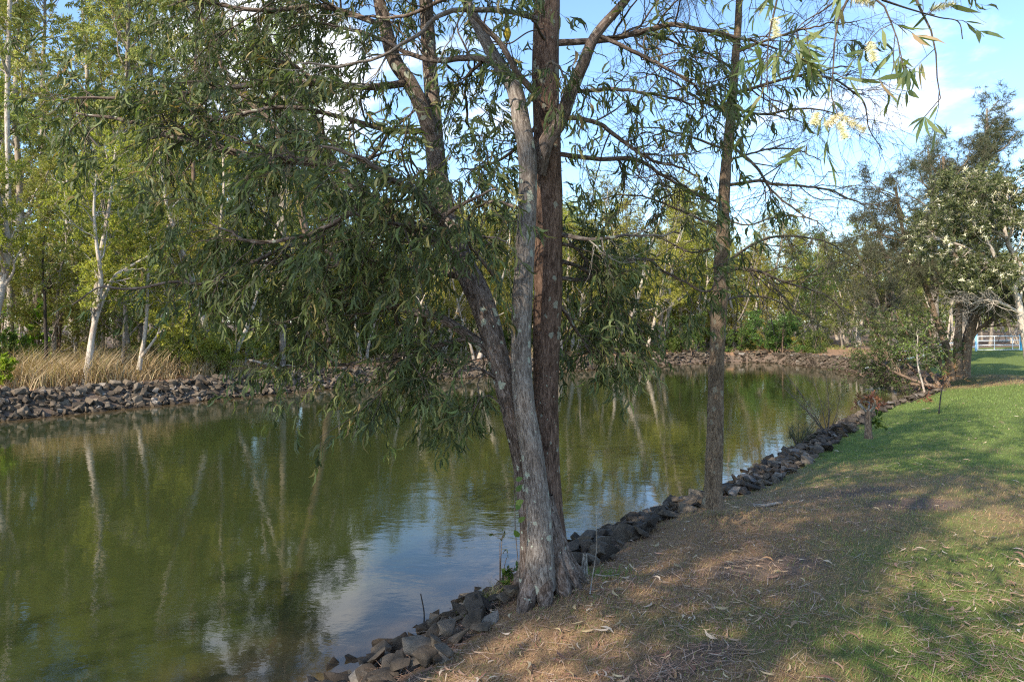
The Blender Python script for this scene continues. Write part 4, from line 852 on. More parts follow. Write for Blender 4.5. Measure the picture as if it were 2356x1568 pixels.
# mangroves with prop roots
def mangrove(px, dep, sc, i, label, z=None):
    x, y = at(px, dep); o = plant_tree(template('mangrove', i), 'mangrove', label, 'mangrove', (x, y, (gz(x, y) if z is None else z)), rngF.uniform(0, 6), sc, 'mangroves round the pond'); placed.append((x, y))
    rg = np.random.default_rng(i+px); g = Geo(); k = 14; a = rg.uniform(0, 6.28, k); r = rg.uniform(.3, .8, k)
    P = np.stack([np.c_[r*.1*np.cos(a), r*.1*np.sin(a), np.full(k, .55)], np.c_[r*.6*np.cos(a), r*.6*np.sin(a), np.full(k, .42)], np.c_[r*.95*np.cos(a), r*.95*np.sin(a), np.full(k, .1)], np.c_[r*np.cos(a), r*np.sin(a), np.full(k, -.4)]], 1)
    tube(g, P, np.full((k, 4), .018), 5); obj('prop_roots', g.mesh('prop_roots', M['brown_bark']), o, 'stuff'); return o
mangrove(1580, 41.3, 1.0, 0, 'round bright mangrove beside the she-oak trunk')
mangrove(1690, 44.0, .95, 1, 'shaded mangrove on the mud right behind the she-oak trunk', -.35)
mangrove(1795, 42.0, 1.30, 2, 'tallest far mangrove on prop roots at the pond end', -.45)
mangrove(1868, 41.0, .75, 0, 'smallest far mangrove above the dark bay rocks', -.4)
# leaning mangrove over the bay
def lean_bush():
    x, y = at(2120, 22.0)
    root = custom_tree('mangrove', 'broad leafy mangrove leaning out over the bay below the handrail', [[(2165, 892, 21.2), (2120, 880, 21.4), (2050, 850, 21.8), (1990, 800, 22.2)], [(2165, 892, 21.2), (2130, 840, 21.6), (2090, 770, 22), (2060, 720, 22)], [(2185, 893, 21), (2165, 840, 21), (2145, 780, 21.2), (2130, 730, 21.2)], [(2150, 890, 21.4), (2080, 880, 22.4), (2000, 870, 23), (1960, 850, 23.4)], [(2140, 888, 22), (2070, 820, 23), (2010, 760, 23.5), (1990, 720, 23.5)]],
                       [(10, 4), (9, 3), (9, 3), (8, 3), (8, 3)], 'dark_leaf', 'brown_bark', seed=17, limb=(13, .15, .98), limb_len=(.5, 1.0), leaf=12, dens=4, tw='twig', L=(.06, .10), W=(.028, .042), hang=0, cat='mangrove', group='mangroves round the pond')
lean_bush()
custom_tree('sapling', 'thin pale bare sapling at the bank edge in front of the leaning mangrove', [[(2232, 885, 19.8), (2222, 860, 19.8), (2214, 830, 19.8), (2210, 800, 19.9), (2208, 760, 19.9)]] if False else [[(2128, 905, 19.6), (2122, 880, 19.6), (2114, 850, 19.6), (2110, 815, 19.7), (2112, 770, 19.7)]], [(5, 2)], 'green_leaf', 'pale_bark', seed=18, limb=(6, .4, .97), limb_len=(.3, .6), leaf=8, L=(.06, .1), W=(.028, .04))

# ------------------------------------------------------------------ trees on the lawn by the gate
custom_tree('she_oak', 'dark three-trunked she-oak clump at the lawn edge before the gate', [[(2188, 875, 21.2), (2184, 830, 21.2), (2172, 780, 21.3), (2156, 740, 21.4), (2130, 660, 21.6), (2085, 560, 21.8), (2060, 430, 22)], [(2205, 872, 21.2), (2203, 800, 21.2), (2206, 730, 21.2), (2200, 600, 21.2), (2180, 480, 21.2), (2170, 360, 21.2)], [(2216, 868, 21.4), (2220, 820, 21.4), (2232, 760, 21.4), (2250, 700, 21.5), (2262, 620, 21.6), (2250, 500, 21.6), (2240, 400, 21.6)], [(2222, 800, 21.4), (2250, 760, 21.3), (2290, 725, 21.2), (2320, 690, 21)]],
            [(20, 6), (19, 6), (28, 7), (9, 3)], 'needle', 'oak_bark', seed=19, limb=(26, .3, .98), limb_len=(1.0, 2.2), leaf=26, dens=5, tw='twig', needle=True, L=(.14, .28), W=(.010, .016), hang=.5, zmin=1.9)
custom_tree('she_oak', 'tallest feathery she-oak rising behind the cream-flowered paperbark', [[(2214, 840, 31), (2228, 640, 31), (2255, 430, 31), (2270, 320, 31), (2270, 250, 31)]], [(26, 3)], 'grey_needle', 'grey_bark', seed=20, limb=(52, .3, .99), limb_len=(1.4, 2.6), leaf=26, dens=6, tw='twig', needle=True, L=(.16, .34), W=(.014, .02), hang=-.2)
custom_tree('she_oak', 'open feathery she-oak between the clump and the tallest one', [[(2150, 830, 29), (2150, 600, 29), (2145, 450, 29), (2135, 340, 29)]], [(20, 3)], 'grey_needle', 'grey_bark', seed=24, limb=(36, .3, .99), limb_len=(1.2, 2.2), leaf=18, dens=5, tw='twig', needle=True, L=(.16, .34), W=(.012, .018), hang=-.1)
custom_tree('she_oak', 'low spreading she-oak over the leaning mangrove', [[(2060, 850, 27), (2055, 700, 27), (2040, 600, 27), (2010, 500, 27)], [(2060, 850, 27), (2020, 700, 27), (1990, 620, 27), (1960, 560, 27)]], [(14, 3), (12, 3)], 'needle', 'grey_bark', seed=26, limb=(24, .25, .99), limb_len=(1.0, 2.0), leaf=18, dens=5, tw='twig', needle=True, L=(.16, .32), W=(.012, .017), hang=.5)
cp = custom_tree('paperbark_tree', 'white-limbed paperbark dotted with cream flowers beside the gate', [[(2372, 850, 18.6), (2362, 790, 18.6), (2350, 735, 18.6), (2339, 680, 18.6), (2311, 646, 18.5), (2270, 604, 18.3), (2222, 570, 18.2), (2150, 546, 18)], [(2330, 670, 18.6), (2350, 620, 18.6), (2320, 560, 18.6), (2310, 500, 18.6), (2325, 420, 18.6)], [(2345, 720, 18.6), (2310, 700, 18.4), (2270, 690, 18.2), (2230, 700, 18)], [(2311, 646, 18.5), (2275, 560, 18.4), (2230, 500, 18.3), (2200, 450, 18.2)], [(2350, 650, 18.6), (2385, 560, 18.8), (2400, 460, 18.9)]],
                 [(20, 5), (14, 4), (8, 3), (9, 3), (12, 4)], 'dull_leaf', 'pale_bark', seed=21, limb=(20, .35, .99), limb_len=(.8, 1.6), leaf=24, dens=4, L=(.07, .12), W=(.024, .036), zmin=2.2)
fl = Geo(); rr_ = np.random.default_rng(5)
me = [c for c in cp.children if c.name.startswith('crown')][0].data; co = np.empty(len(me.vertices)*3, np.float32); me.vertices.foreach_get('co', co); co = co.reshape(-1, 3)
co = co[::4]; co = co[co[:, 2] > 1.8]; pk = co[rr_.integers(0, len(co), 420)]
for p in pk:
    n = 16; D = nrm(rr_.normal(size=(n, 3))); N = nrm(np.cross(D, rr_.normal(size=(n, 3)))); put_leaves(fl, 'needle', np.repeat(p[None], n, 0)+rr_.normal(size=(n, 3))*.02, D, N, np.full(n, .085), np.full(n, .022), rr_.random(n)*.9)
obj('flowers', fl.mesh('flowers', M['cream'], False), cp, 'stuff')

# ------------------------------------------------------------------ gate and handrail
M['white_paint'] = plain_mat('white_paint', (.72, .73, .72), .4, .4, .06)
M['blue_paint'] = plain_mat('blue_paint', (.22, .42, .62), .45, .4, .08)
M['teal_paint'] = plain_mat('teal_paint', (.05, .33, .50), .45, .4, .08)
M['pale_blue'] = plain_mat('pale_blue', (.42, .56, .68), .45, .4, .08)
def pipe(name, pts, r, mat, parent, sides=10):
    g = Geo(); P = np.array(pts, float)-np.array(parent.location); tube(g, P, np.full(len(P), r), sides)
    n = g.n; g.add(g.V[0][[0]]*0+P[[0]], []) if False else None
    return obj(name, g.mesh(name, M[mat]), parent)
gate = thing('farm_gate', 'white metal gate of four horizontal rails between blue posts', 'gate', (*at(2297, 40), gz(*at(2297, 40))))
for y in (773.5, 783.5, 794, 804.5): pipe('rail', [PX(2249, y, 40), PX(2297, y-.5, 40), PX(2346, y-1, 40)], .021, 'white_paint', gate)
for x in (2250, 2288, 2330, 2346): pipe('upright', [PX(x, 773, 40), PX(x, 788, 40), PX(x, 804.5, 40)], .021, 'white_paint', gate)
for (x, m_, r, t0) in ((2246, 'blue_paint', .065, 769), (2349, 'teal_paint', .085, 771)):
    po = thing('gate_post', 'pale blue post at the hinge end of the gate' if x == 2246 else 'teal post holding the latch end of the gate', 'post', (*at(x, 40.2), 0), group='posts of the gate')
    a = np.array(PX(x, t0, 40.2)); pipe('shaft', [a*[1, 1, 0]+[0, 0, gz(a[0], a[1])-.1], a*[1, 1, .5], a], r, m_, po, 14); pipe('cap', [a, a+[0, 0, .015], a+[0, 0, .03], a+[0, 0, .031]], r*1.15, m_, po, 14)
    if x == 2349:
        pipe('latch', [a+[-.1, -.1, -.3], a+[0, -.1, -.3], a+[.1, -.1, -.3]], .03, 'white_paint', po)
hr = thing('handrail', 'white two-rail handrail on blue posts sloping down to the bay', 'handrail', PX(2180, 812, 37))
pipe('rail', [PX(2244, 780, 40), PX(2180, 790, 37), PX(2126, 799, 34.5), PX(2080, 808, 32)], .022, 'white_paint', hr)
pipe('rail', [PX(2244, 797, 40), PX(2166, 807, 36.5), PX(2100, 822, 33), PX(2026, 838, 30), PX(1990, 847, 28.5)], .026, 'white_paint', hr)
for (x, a, b, dp) in ((2180, 782, 814, 37), (2124, 795, 822, 34.4), (2060, 815, 848, 31.2)): pipe('post', [PX(x, b, dp), PX(x, (a+b)/2, dp), PX(x, a, dp)], .06, 'pale_blue', hr)

# ------------------------------------------------------------------ ground cover
rngG = np.random.default_rng(61)
def blades(name, pts, hgt, wid, tint, mat, bend=.5, kind='stuff', seg=1, flat=0.0):
    """one grass blade per point: a bent strip"""
    n = len(pts); r = rngG; az = r.uniform(0, 6.28, n); ln = r.uniform(.15, 1, n)*bend
    D = np.c_[np.cos(az)*ln, np.sin(az)*ln, np.ones(n)*(1-flat)]; D = nrm(D); S = nrm(np.c_[-np.sin(az+.8), np.cos(az+.8), np.zeros(n)])
    g = Geo()
    if seg == 1:
        V = np.stack([pts-S*wid[:, None]/2, pts+S*wid[:, None]/2, pts+D*hgt[:, None]], 1); F = np.arange(3*n).reshape(-1, 3); g.add(V, [F], tint=np.repeat(tint, 3))
    else:
        m1 = pts+D*hgt[:, None]*.5; D2 = nrm(D+np.c_[np.cos(az), np.sin(az), -.3*np.ones(n)]*bend); tp = m1+D2*hgt[:, None]*.5
        V = np.stack([pts-S*wid[:, None]/2, pts+S*wid[:, None]/2, m1+S*wid[:, None]*.4, m1-S*wid[:, None]*.4, tp], 1); b = (np.arange(n)*5)[:, None]
        F4 = b+np.array([[0, 1, 2, 3]]); F3 = b+np.array([[3, 2, 4]]); g.add(V, [F4, F3], tint=np.repeat(tint, 5))
    return tag(obj(name, g.mesh(name, M[mat], False)), kind=kind)
# lawn: denser close by
n = 330000; yy = 2.0*(26/2.0)**rngG.random(n); xx = rngG.uniform(-1.1, 1.0, n)*0.95*yy+0.35
d_, i_ = shore(xx, yy); g_, b_ = green_map(xx, yy)
ok = (d_ > .85+.3*rngG.random(n)) & (i_ < N_NEAR) & (rngG.random(n) > b_*.85)
xx, yy, g_ = xx[ok], yy[ok], g_[ok]; n = len(xx)
pt_ = np.c_[xx, yy, ground_z(xx, yy)-.003]; far_ = sst(yy, 3, 20)
e_ = g_+rngG.normal(size=n)*(.34-.20*g_)
tn = np.where(e_ > .5, rngG.uniform(.6, .97, n), rngG.uniform(.02, .55, n))
blades('grass', pt_, rngG.uniform(.018, .045, n)*(1+.5*far_), rngG.uniform(.0028, .005, n)*(1+3*far_), tn, 'lawn_blade', 1.2)
M['lawn_blade'].node_tree.nodes
# needles and straw lying on the lawn
n = 24000; yy = 2.2*(14/2.2)**rngG.random(n); xx = rngG.uniform(-.6, 1.0, n)*.85*yy; d_, i_ = shore(xx, yy); near_tree = np.exp(-((xx-.35)**2+(yy-4.3)**2)/1.3); ok = (d_ > .5) & (i_ < N_NEAR) & (rngG.random(n) < .25+1.3*sst(fbm(xx*1.1, yy*1.1, 44), .42, .68)+near_tree); xx, yy = xx[ok], yy[ok]; n = len(xx)
az = rngG.uniform(0, 6.28, n); dv = np.c_[np.cos(az), np.sin(az), rngG.normal(size=n)*.06]; sg = Geo()
put_leaves(sg, 'needle', np.c_[xx, yy, ground_z(xx, yy)+rngG.uniform(.004, .022, n)], nrm(dv), np.tile([[0, 0, 1.]], (n, 1)), rngG.uniform(.05, .20, n), rngG.uniform(.003, .006, n), rngG.random(n)*.999)
tag(obj('needle_litter', sg.mesh('needle_litter', M['litter_leaf'], False)), kind='stuff')
# fallen leaves: the ones that show largest are single parts of the lawn
n = 4800; yy = 2.3*(16/2.3)**rngG.random(n); xx = rngG.uniform(-.6, 1.0, n)*.85*yy; d_, i_ = shore(xx, yy); ok = (d_ > .6) & (i_ < N_NEAR) & (rngG.random(n) < .2+1.2*sst(fbm(xx*.9, yy*.9, 44), .40, .66)+np.exp(-((xx-.35)**2+(yy-4.3)**2)/1.3)); xx, yy = xx[ok], yy[ok]; n = len(xx)
az = rngG.uniform(0, 6.28, n); D = nrm(np.c_[np.cos(az), np.sin(az), rngG.normal(size=n)*.12]); N = nrm(np.c_[rngG.normal(size=(n, 2))*.35, np.ones(n)]); N = nrm(N-(N*D).sum(1, keepdims=True)*D)
fpos = np.c_[xx, yy, ground_z(xx, yy)+rngG.uniform(.012, .03, n)]; fL = rngG.uniform(.04, .10, n)*rngG.uniform(.8, 1.1, n); fW = fL*rngG.uniform(.11, .2, n)
lawn_t = tag(thing('fallen_leaves', 'x', 'x')) if False else None
rest = single_leaves('sickle', 'fallen_leaf', 300, fpos, D, N, fL, fW, None, lawn, M['litter_leaf'])
lg = Geo(); put_leaves(lg, 'sickle', fpos[rest], D[rest], N[rest], fL[rest], fW[rest], rngG.random(rest.sum())*.999)
tag(obj('leaf_litter', lg.mesh('leaf_litter', M['litter_leaf'])), kind='stuff')
# dry grass on the opposite bank
def tussocks(name, spots, per, hgt, spread, mat, wid=(.012, .022), bend=.55):
    P, H = [], []
    for (x, y, s) in spots:
        k = int(per*s); P.append(np.c_[x+rngG.normal(size=k)*spread*s, y+rngG.normal(size=k)*spread*s]); H.append(rngG.uniform(hgt[0], hgt[1], k)*s)
    P = np.concatenate(P); H = np.concatenate(H); n = len(P)
    return blades(name, np.c_[P, ground_z(P[:, 0], P[:, 1])-.02], H, rngG.uniform(*wid, n), rngG.random(n)*.999, mat, bend, seg=2)
sp = []
for q in range(420):
    px = rngG.uniform(-60, 620) if q < 330 else rngG.uniform(620, 1500); dep = rngG.uniform(17.5, 24) if q < 330 else rngG.uniform(26, 40); x, y = at(px, dep); d_, i_ = shore(np.array([x]), np.array([y]))
    if i_[0] >= N_NEAR+N_BAY and 1.6 < d_[0] < 5.5: sp.append((x, y, rngG.choice([.4, .7, .9, 1.15])*rngG.uniform(.85, 1.1) if 30 < px < 360 else rngG.uniform(.3, .75)))
tussocks('dry_grass', sp, 85, (.55, 1.3), .22, 'straw')
sp = []
for q in range(500):
    y = rngG.uniform(15, 60); x = y*rngG.uniform(-.85, .6); d_, i_ = shore(np.array([x]), np.array([y]))
    if (i_[0] >= N_NEAR+N_BAY-8) and 3.5 < d_[0] < 14: sp.append((x, y, rngG.uniform(.6, 1.2)))
tussocks('undergrowth', sp, 60, (.2, .6), .35, 'olive_leaf', (.02, .05), .9)
# leaf litter on the opposite bank
n = 16000; yy = rngG.uniform(14, 42, n); xx = yy*rngG.uniform(-.85, .3, n); d_, i_ = shore(xx, yy); ok = (d_ > .9) & (d_ < 9) & (i_ >= N_NEAR+N_BAY-4); xx, yy = xx[ok], yy[ok]; n = len(xx)
az = rngG.uniform(0, 6.28, n); D = nrm(np.c_[np.cos(az), np.sin(az), rngG.normal(size=n)*.3]); N = nrm(np.c_[rngG.normal(size=(n, 2))*.5, np.ones(n)]); N = nrm(N-(N*D).sum(1, keepdims=True)*D); bg_ = Geo()
put_leaves(bg_, 'diamond', np.c_[xx, yy, ground_z(xx, yy)+.02], D, N, rngG.uniform(.08, .2, n), rngG.uniform(.03, .06, n), rngG.random(n)*.999)
tag(obj('bank_litter', bg_.mesh('bank_litter', M['litter_leaf'], False)), kind='stuff')

# ------------------------------------------------------------------ plants and small things
def leafy_plant(name, label, px, dep, H, stems, lf, L, W, lm, seed, cat='plant', spread=.5, bark='brown_bark', z=None, leafk='lance', hang=.1, limbs=4, group=None):
    rng = np.random.default_rng(seed); x, y = at(px, dep); root = thing(name, label, cat, (x, y, gz(x, y) if z is None else z), group=group)
    a = rng.uniform(0, 6.28, stems); s = rng.uniform(.2, 1, stems)*spread; hh = rng.uniform(.6, 1, stems)*H
    P = np.stack([np.c_[0*a, 0*a, 0*a-.05], np.c_[np.cos(a)*s*.35, np.sin(a)*s*.35, hh*.5], np.c_[np.cos(a)*s, np.sin(a)*s, hh]], 1)*1.0
    P = np.stack([resample(p, 10) for p in P]); R = np.linspace(1, .3, 10)[None]*np.full((stems, 1), max(.006, H*.008)); g, c = Geo(), Geo(); tube(g, P, R, 5, 0, rng)
    K = grow(P, R, limbs, (.2, 1), (H*.15, H*.35), (30, 70), 5, rng, (0, 0, .1), .3, .6, .4, .2); tube(g, *K, 4, 0, rng); obj('stems', g.mesh('stems', M[bark]), root, 'stuff')
    p_, d2, n2 = leaf_frames(*K, lf, (.2, 1), rng, hang, .9); m = len(p_); put_leaves(c, leafk, p_, d2, n2, rng.uniform(*L, m), rng.uniform(*W, m), rng.random(m)*.999); obj('leaves', c.mesh('leaves', M[lm]), root, 'stuff'); return root
leafy_plant('shrub', 'lime green shrub spilling over the end of the stone wall', 4, 17.6, .95, 7, 22, (.10, .16), (.05, .075), 'lime_leaf', 1, 'shrub', .35, hang=0)
leafy_plant('shrub', 'dark green bush under the pole-like eucalypt', 22, 20.5, 1.5, 7, 26, (.10, .17), (.05, .08), 'green_leaf', 2, 'shrub', .45, hang=0)
leafy_plant('broadleaf_plant', 'large-leaved yellow-green plant glowing among the shaded trees', 82, 23.5, 2.6, 5, 12, (.22, .34), (.14, .20), 'lime_leaf', 3, 'plant', .8, hang=.3)
leafy_plant('creeper', 'bright leafy creeper high among the trunks behind the charred tree', 135, 25, 5.2, 4, 9, (.2, .32), (.13, .2), 'lime_leaf', 4, 'plant', .5, hang=.4)
def fern(px, dep, label, seed, sc=1.0):
    rng = np.random.default_rng(seed); x, y = at(px, dep); root = thing('fern', label, 'fern', (x, y, gz(x, y)), sc=sc, group='ferns under the far trees')
    for k in range(9):
        a = rng.uniform(0, 6.28); L = rng.uniform(.7, 1.1); P = resample([(0, 0, .1), (math.cos(a)*L*.4, math.sin(a)*L*.4, .75), (math.cos(a)*L, math.sin(a)*L, .55)], 16); g = Geo(); tube(g, P, np.linspace(.008, .003, 16), 3, 0, rng)
        g.A.setdefault('tint', []).append(np.zeros(g.n)); T_ = nrm(np.gradient(P, axis=0)); S_ = nrm(np.cross(T_, (0, 0, 1)))
        for sd in (-1, 1):
            n = 15; D = nrm(S_[1:]*sd+T_[1:]*.5); g.A['barkco'].append(np.zeros((n*4, 3))); N = nrm(np.cross(D, T_[1:])*sd)
            put_leaves(g, 'diamond', P[1:], D, N, .26*np.sin(np.linspace(.6, 3, n))+.05, np.full(n, .05), np.full(n, rng.random()))
        obj('frond', g.mesh('frond', M['green_leaf'], False), root)
fern(350, 23.5, 'fern spreading behind the forked paperbark', 1, 1.3); fern(66, 22.5, 'fern below the large-leaved plant', 2, 1.2); fern(270, 24.0, 'fern with reddish dead fronds nearby beyond the twisted paperbark', 3, 1.0)
def sticks(name, label, paths, widths, mat, cat, leaves=None, group=None):
    base = np.array(paths[0][0]); root = thing(name, label, cat, tuple(base), group=group)
    for k, (P, w_) in enumerate(zip(paths, widths)):
        g = Geo(); P_, R_ = resample(np.array(P)-base, 24, np.linspace(w_[0], w_[1], len(P))); tube(g, P_, R_, 7, .1); obj('stem' if k == 0 else 'twig', g.mesh('stem', M[mat]), root)
    return root
G = lambda px, py, dz=.02: (lambda p: (p[0], p[1], gz(p[0], p[1])+dz))(GP(px, py, -.02))
B = lambda px, dep, dz=0.: (lambda p: (p[0], p[1], gz(p[0], p[1])+dz))(at(px, dep))
sticks('fallen_branch', 'grey dead branch fallen across the top of the stone wall', [[B(575, 23.6, .45), B(620, 23.2, .32), B(655, 23.2, .2), B(680, 23.4, .12)], [B(620, 23.2, .32), B(612, 22.8, .2), B(600, 22.6, .12)], [B(640, 23.2, .25), B(662, 23.6, .3), B(690, 23.9, .2)], [B(545, 23.6, .05), B(560, 23.6, .3), B(572, 23.6, .5)], [B(560, 23.8, .0), B(563, 23.7, .3), B(566, 23.7, .55)]], [(.05, .015), (.03, .008), (.03, .008), (.03, .02), (.03, .02)], 'dead_wood', 'branch')
sticks('fallen_stick', 'short pale stick lying near the foot of the she-oak', [[G(1735, 1128), G(1760, 1131), G(1800, 1128)]], [(.02, .014)], 'dead_wood', 'stick')
sticks('dry_twig', 'thin whitish forked twig standing on the litter beside the wattle roots', [[G(1357, 1352), G(1362, 1325, .05), (*G(1372, 1305)[:2], .10), (*G(1372, 1305)[:2], .33)], [G(1370, 1312, .06), G(1395, 1310, .05), G(1425, 1295, .04)]], [(.005, .002), (.005, .002)], 'pale_twig', 'twig')
sticks('broken_stump', 'splintered tan stump of wood among the stones beside the wattle', [[G(1345, 1285, -.05), G(1345, 1285, .06), (*G(1346, 1285)[:2], .02)]], [(.03, .016)], 'dead_wood', 'stump')
w1 = [(*GP(968, 1404, WZ), WZ+.13), (*GP(976, 1432, WZ), WZ+.06), (*GP(972, 1452, WZ), WZ-.03)]
sticks('drowned_stick', 'crooked black stick poking out of the water near the stones', [[w1[2], w1[1], w1[0]]], [(.006, .005)], 'dark_wood', 'stick')
# pruned stump sprouting on the lawn edge
def stump():
    rng = np.random.default_rng(3); b = G(2000, 1003, 0); root = thing('pruned_shrub', 'lopped stump with curled dead brown shoots on the lawn edge', 'shrub', b); b = np.array(b); s = 11/FPX*12
    dep = b[1]; pt = lambda px, py, dd=0: np.array(PX(px, py, dep+dd))-b
    g = Geo(); P, R = resample([pt(1998, 1008), pt(1998, 985), pt(1997, 960), pt(1999, 945)], 20, [.06, .05, .045, .045]); tube(g, P, R, 10, .15, rng); obj('trunk', g.mesh('trunk', M['brown_bark']), root)
    for k in range(9):
        a = rng.uniform(0, 6.28); g = Geo(); P, R = resample([pt(1998, 950), pt(1998+14*math.cos(a), 938, .1*math.sin(a)), pt(1998+24*math.cos(a), 925, .2*math.sin(a)), pt(1998+10*math.cos(a+.8), 918+rng.uniform(-8, 8), .25*math.sin(a))], 16, [.02, .016, .012, .006]); tube(g, P, R, 5, .1, rng); obj('shoot', g.mesh('shoot', M['dead_wood']), root)
        K = grow(P[None], R[None], 4, (.4, 1), (.08, .2), (20, 70), 4, rng, (0, 0, .2)); lf_, d2, n2 = leaf_frames(*K, 6, (.2, 1), rng, 0., .9); g = Geo(); m = len(lf_); put_leaves(g, 'diamond', lf_, d2, n2, rng.uniform(.06, .1, m), rng.uniform(.02, .03, m), rng.random(m)*.99); obj('dead_leaves', g.mesh('dead_leaves', M['brown_leaf'], False), root, 'stuff')
    P = np.stack([resample([pt(2000, 1000), pt(2010+8*k, 975), pt(2006+7*k, 950)], 10) for k in range(3)]); K = grow(P, np.full((3, 10), .006), 5, (.2, 1), (.06, .15), (30, 80), 4, rng); lf_, d2, n2 = leaf_frames(*K, 5, (.2, 1), rng, .1, .9); g = Geo(); m = len(lf_); put_leaves(g, 'lance', lf_, d2, n2, rng.uniform(.06, .1, m), rng.uniform(.03, .04, m), rng.random(m)*.99); obj('green_sprouts', g.mesh('green_sprouts', M['green_leaf'], False), root, 'stuff')
stump()
def seedling(name, label, base, H, spread, n, lm, seed, cat='plant', nk=7, L=(.12, .25), W=(.004, .006), lean=(0, 0)):
    rng = np.random.default_rng(seed); root = thing(name, label, cat, base); a = rng.uniform(0, 6.28, n); r = rng.uniform(.3, 1, n)*spread; h = rng.uniform(.5, 1, n)*H
    P = np.stack([resample([(0, 0, 0), (math.cos(x)*q*.5+lean[0]*.4, math.sin(x)*q*.5+lean[1]*.4, z*.5), (math.cos(x)*q+lean[0], math.sin(x)*q+lean[1], z)], 12) for x, q, z in zip(a, r, h)]); R = np.linspace(.01, .003, 12)[None]*np.ones((n, 1)); g, c = Geo(), Geo(); tube(g, P, R, 5, 0, rng)
    K = grow(P, R, 7, (.2, 1), (H*.15, H*.35), (20, 55), 5, rng, (0, 0, .1)); tube(g, *K, 3, 0, rng); obj('stems', g.mesh('stems', M['twig']), root, 'stuff')
    p_, d2, n2 = leaf_frames(*K, nk, (.1, 1), rng, -.3, .6); m = len(p_); put_leaves(c, 'needle', p_, d2, n2, rng.uniform(*L, m), rng.uniform(*W, m), rng.random(m)*.999); obj('needles', c.mesh('needles', M[lm], False), root, 'stuff')
x, y = 5.6, 12.3
seedling('she_oak_seedling', 'young feathery she-oak leaning from the rocks over the water', (5.75, 12.45, gz(5.75, 12.45)), 1.25, .75, 9, 'needle', 1, 'tree', lean=(-.35, .2))
seedling('scrubby_weed', 'low scrubby weeds tangled over the rocks beside the young she-oak', (5.0, 11.9, gz(5.0, 11.9)), .5, .5, 10, 'needle', 2)
def frond(label, pts, seed, up=.0):
    rng = np.random.default_rng(seed); base = np.array(pts[0]); root = thing('dead_frond', label, 'branch', tuple(base), group='dead brown sprays on the grass'); P, R = resample(np.array(pts)-base, 16, np.linspace(.014, .004, len(pts))); g, c = Geo(), Geo(); tube(g, P, R, 5, 0, rng)
    K = grow(P[None], R[None], 9, (.3, 1), (.25, .5), (20, 60), 5, rng, (0, 0, .05)); tube(g, *K, 3, 0, rng); obj('stem', g.mesh('stem', M['dark_wood']), root); p_, d2, n2 = leaf_frames(*K, 16, (.1, 1), rng, .0, .7); m = len(p_); put_leaves(c, 'needle', p_, d2, n2, rng.uniform(.06, .14, m), rng.uniform(.008, .014, m), rng.random(m)*.99); obj('needles', c.mesh('needles', M['brown_leaf'], False), root, 'stuff')
frond('rust-brown dead spray lying at the rocks below the leaning mangrove', [G(2095, 905, .03), G(2120, 905, .12), G(2145, 912, .06)], 1); frond('dead twig propped upright on the green grass with brown tips', [G(2160, 945, 0), (*G(2168, 935)[:2], .35), (*G(2185, 925)[:2], .55), (*G(2205, 918)[:2], .6)], 2)
# weeds at the foot of the wattle, creeper on its trunk, tuft on the bank
leafy_plant('weed', 'green leafy weeds with wispy stalks at the waterside foot of the wattle', 1172, 4.55, .20, 6, 7, (.03, .06), (.018, .03), 'green_leaf', 11, 'plant', .12, leafk='lance', limbs=3)
leafy_plant('weed', 'tall wiry weed stalks silhouetted against the reflected cloud', 1150, 4.7, .42, 3, 3, (.025, .045), (.01, .018), 'dark_leaf', 12, 'plant', .10, limbs=4)
cr_ = thing('creeper', 'small round-leaved creeper climbing the waterside edge of the wattle trunk', 'plant', PX(1190, 1300, 4.3)); c0 = np.array(cr_.location); g = Geo(); P = resample([PX(1196, 1330, 4.22), PX(1186, 1220, 4.2), PX(1184, 1120, 4.2), PX(1180, 1090, 4.2)], 30)-c0; tube(g, P, np.full(30, .003), 5); obj('stem', g.mesh('stem', M['twig']), cr_)
tv, tf = leaf_template('lance'); lm_ = mesh_np('leaf', np.c_[tv[:, 0], tv[:, 1]+tv[:, 3]*.6, tv[:, 2]], [tf], {'tint': np.zeros(6)}, M['green_leaf'])
for (px, py, a, s) in ((1186, 1105, -.3, .05), (1188, 1130, -.8, .055), (1186, 1160, -.4, .06), (1187, 1172, -.9, .06), (1192, 1200, -.5, .055), (1195, 1235, -2.2, .06)):
    o = obj('leaf', lm_, cr_); o.location = Vector(PX(px, py, 4.17))-cr_.location; o.rotation_euler = (math.radians(80), a, .3); o.scale = (s, s, s)
def tuft(name, label, base, n, h, mat, spread, cat='grass', seed=0, bend=.8):
    r = np.random.default_rng(seed); P = np.c_[base[0]+r.normal(size=n)*spread, base[1]+r.normal(size=n)*spread]; o = blades(name, np.c_[P, ground_z(P[:, 0], P[:, 1])], r.uniform(.4, 1, n)*h, r.uniform(.003, .006, n), r.random(n)*.99, mat, bend, None, 2); return tag(o, label, cat)
tuft('grass_tuft', 'tall green grass tuft overhanging the stones near the wattle', GP(1105, 1400, -.25), 110, .22, 'green_leaf', .07, seed=1)
tuft('grass_tuft', 'dry straw tuft leaning over the water from the bank top', GP(1135, 1370, -.2), 90, .24, 'straw', .07, seed=2)
p_ = np.c_[rngG.normal(size=160)*.12, rngG.normal(size=160)*.12]+np.array(GP(1390, 1290, -.05)); blades('grass_patch', np.c_[p_, ground_z(p_[:, 0], p_[:, 1])], rngG.uniform(.04, .10, 160), rngG.uniform(.003, .006, 160), rngG.uniform(.62, .97, 160), 'lawn_blade', .8, seg=2)
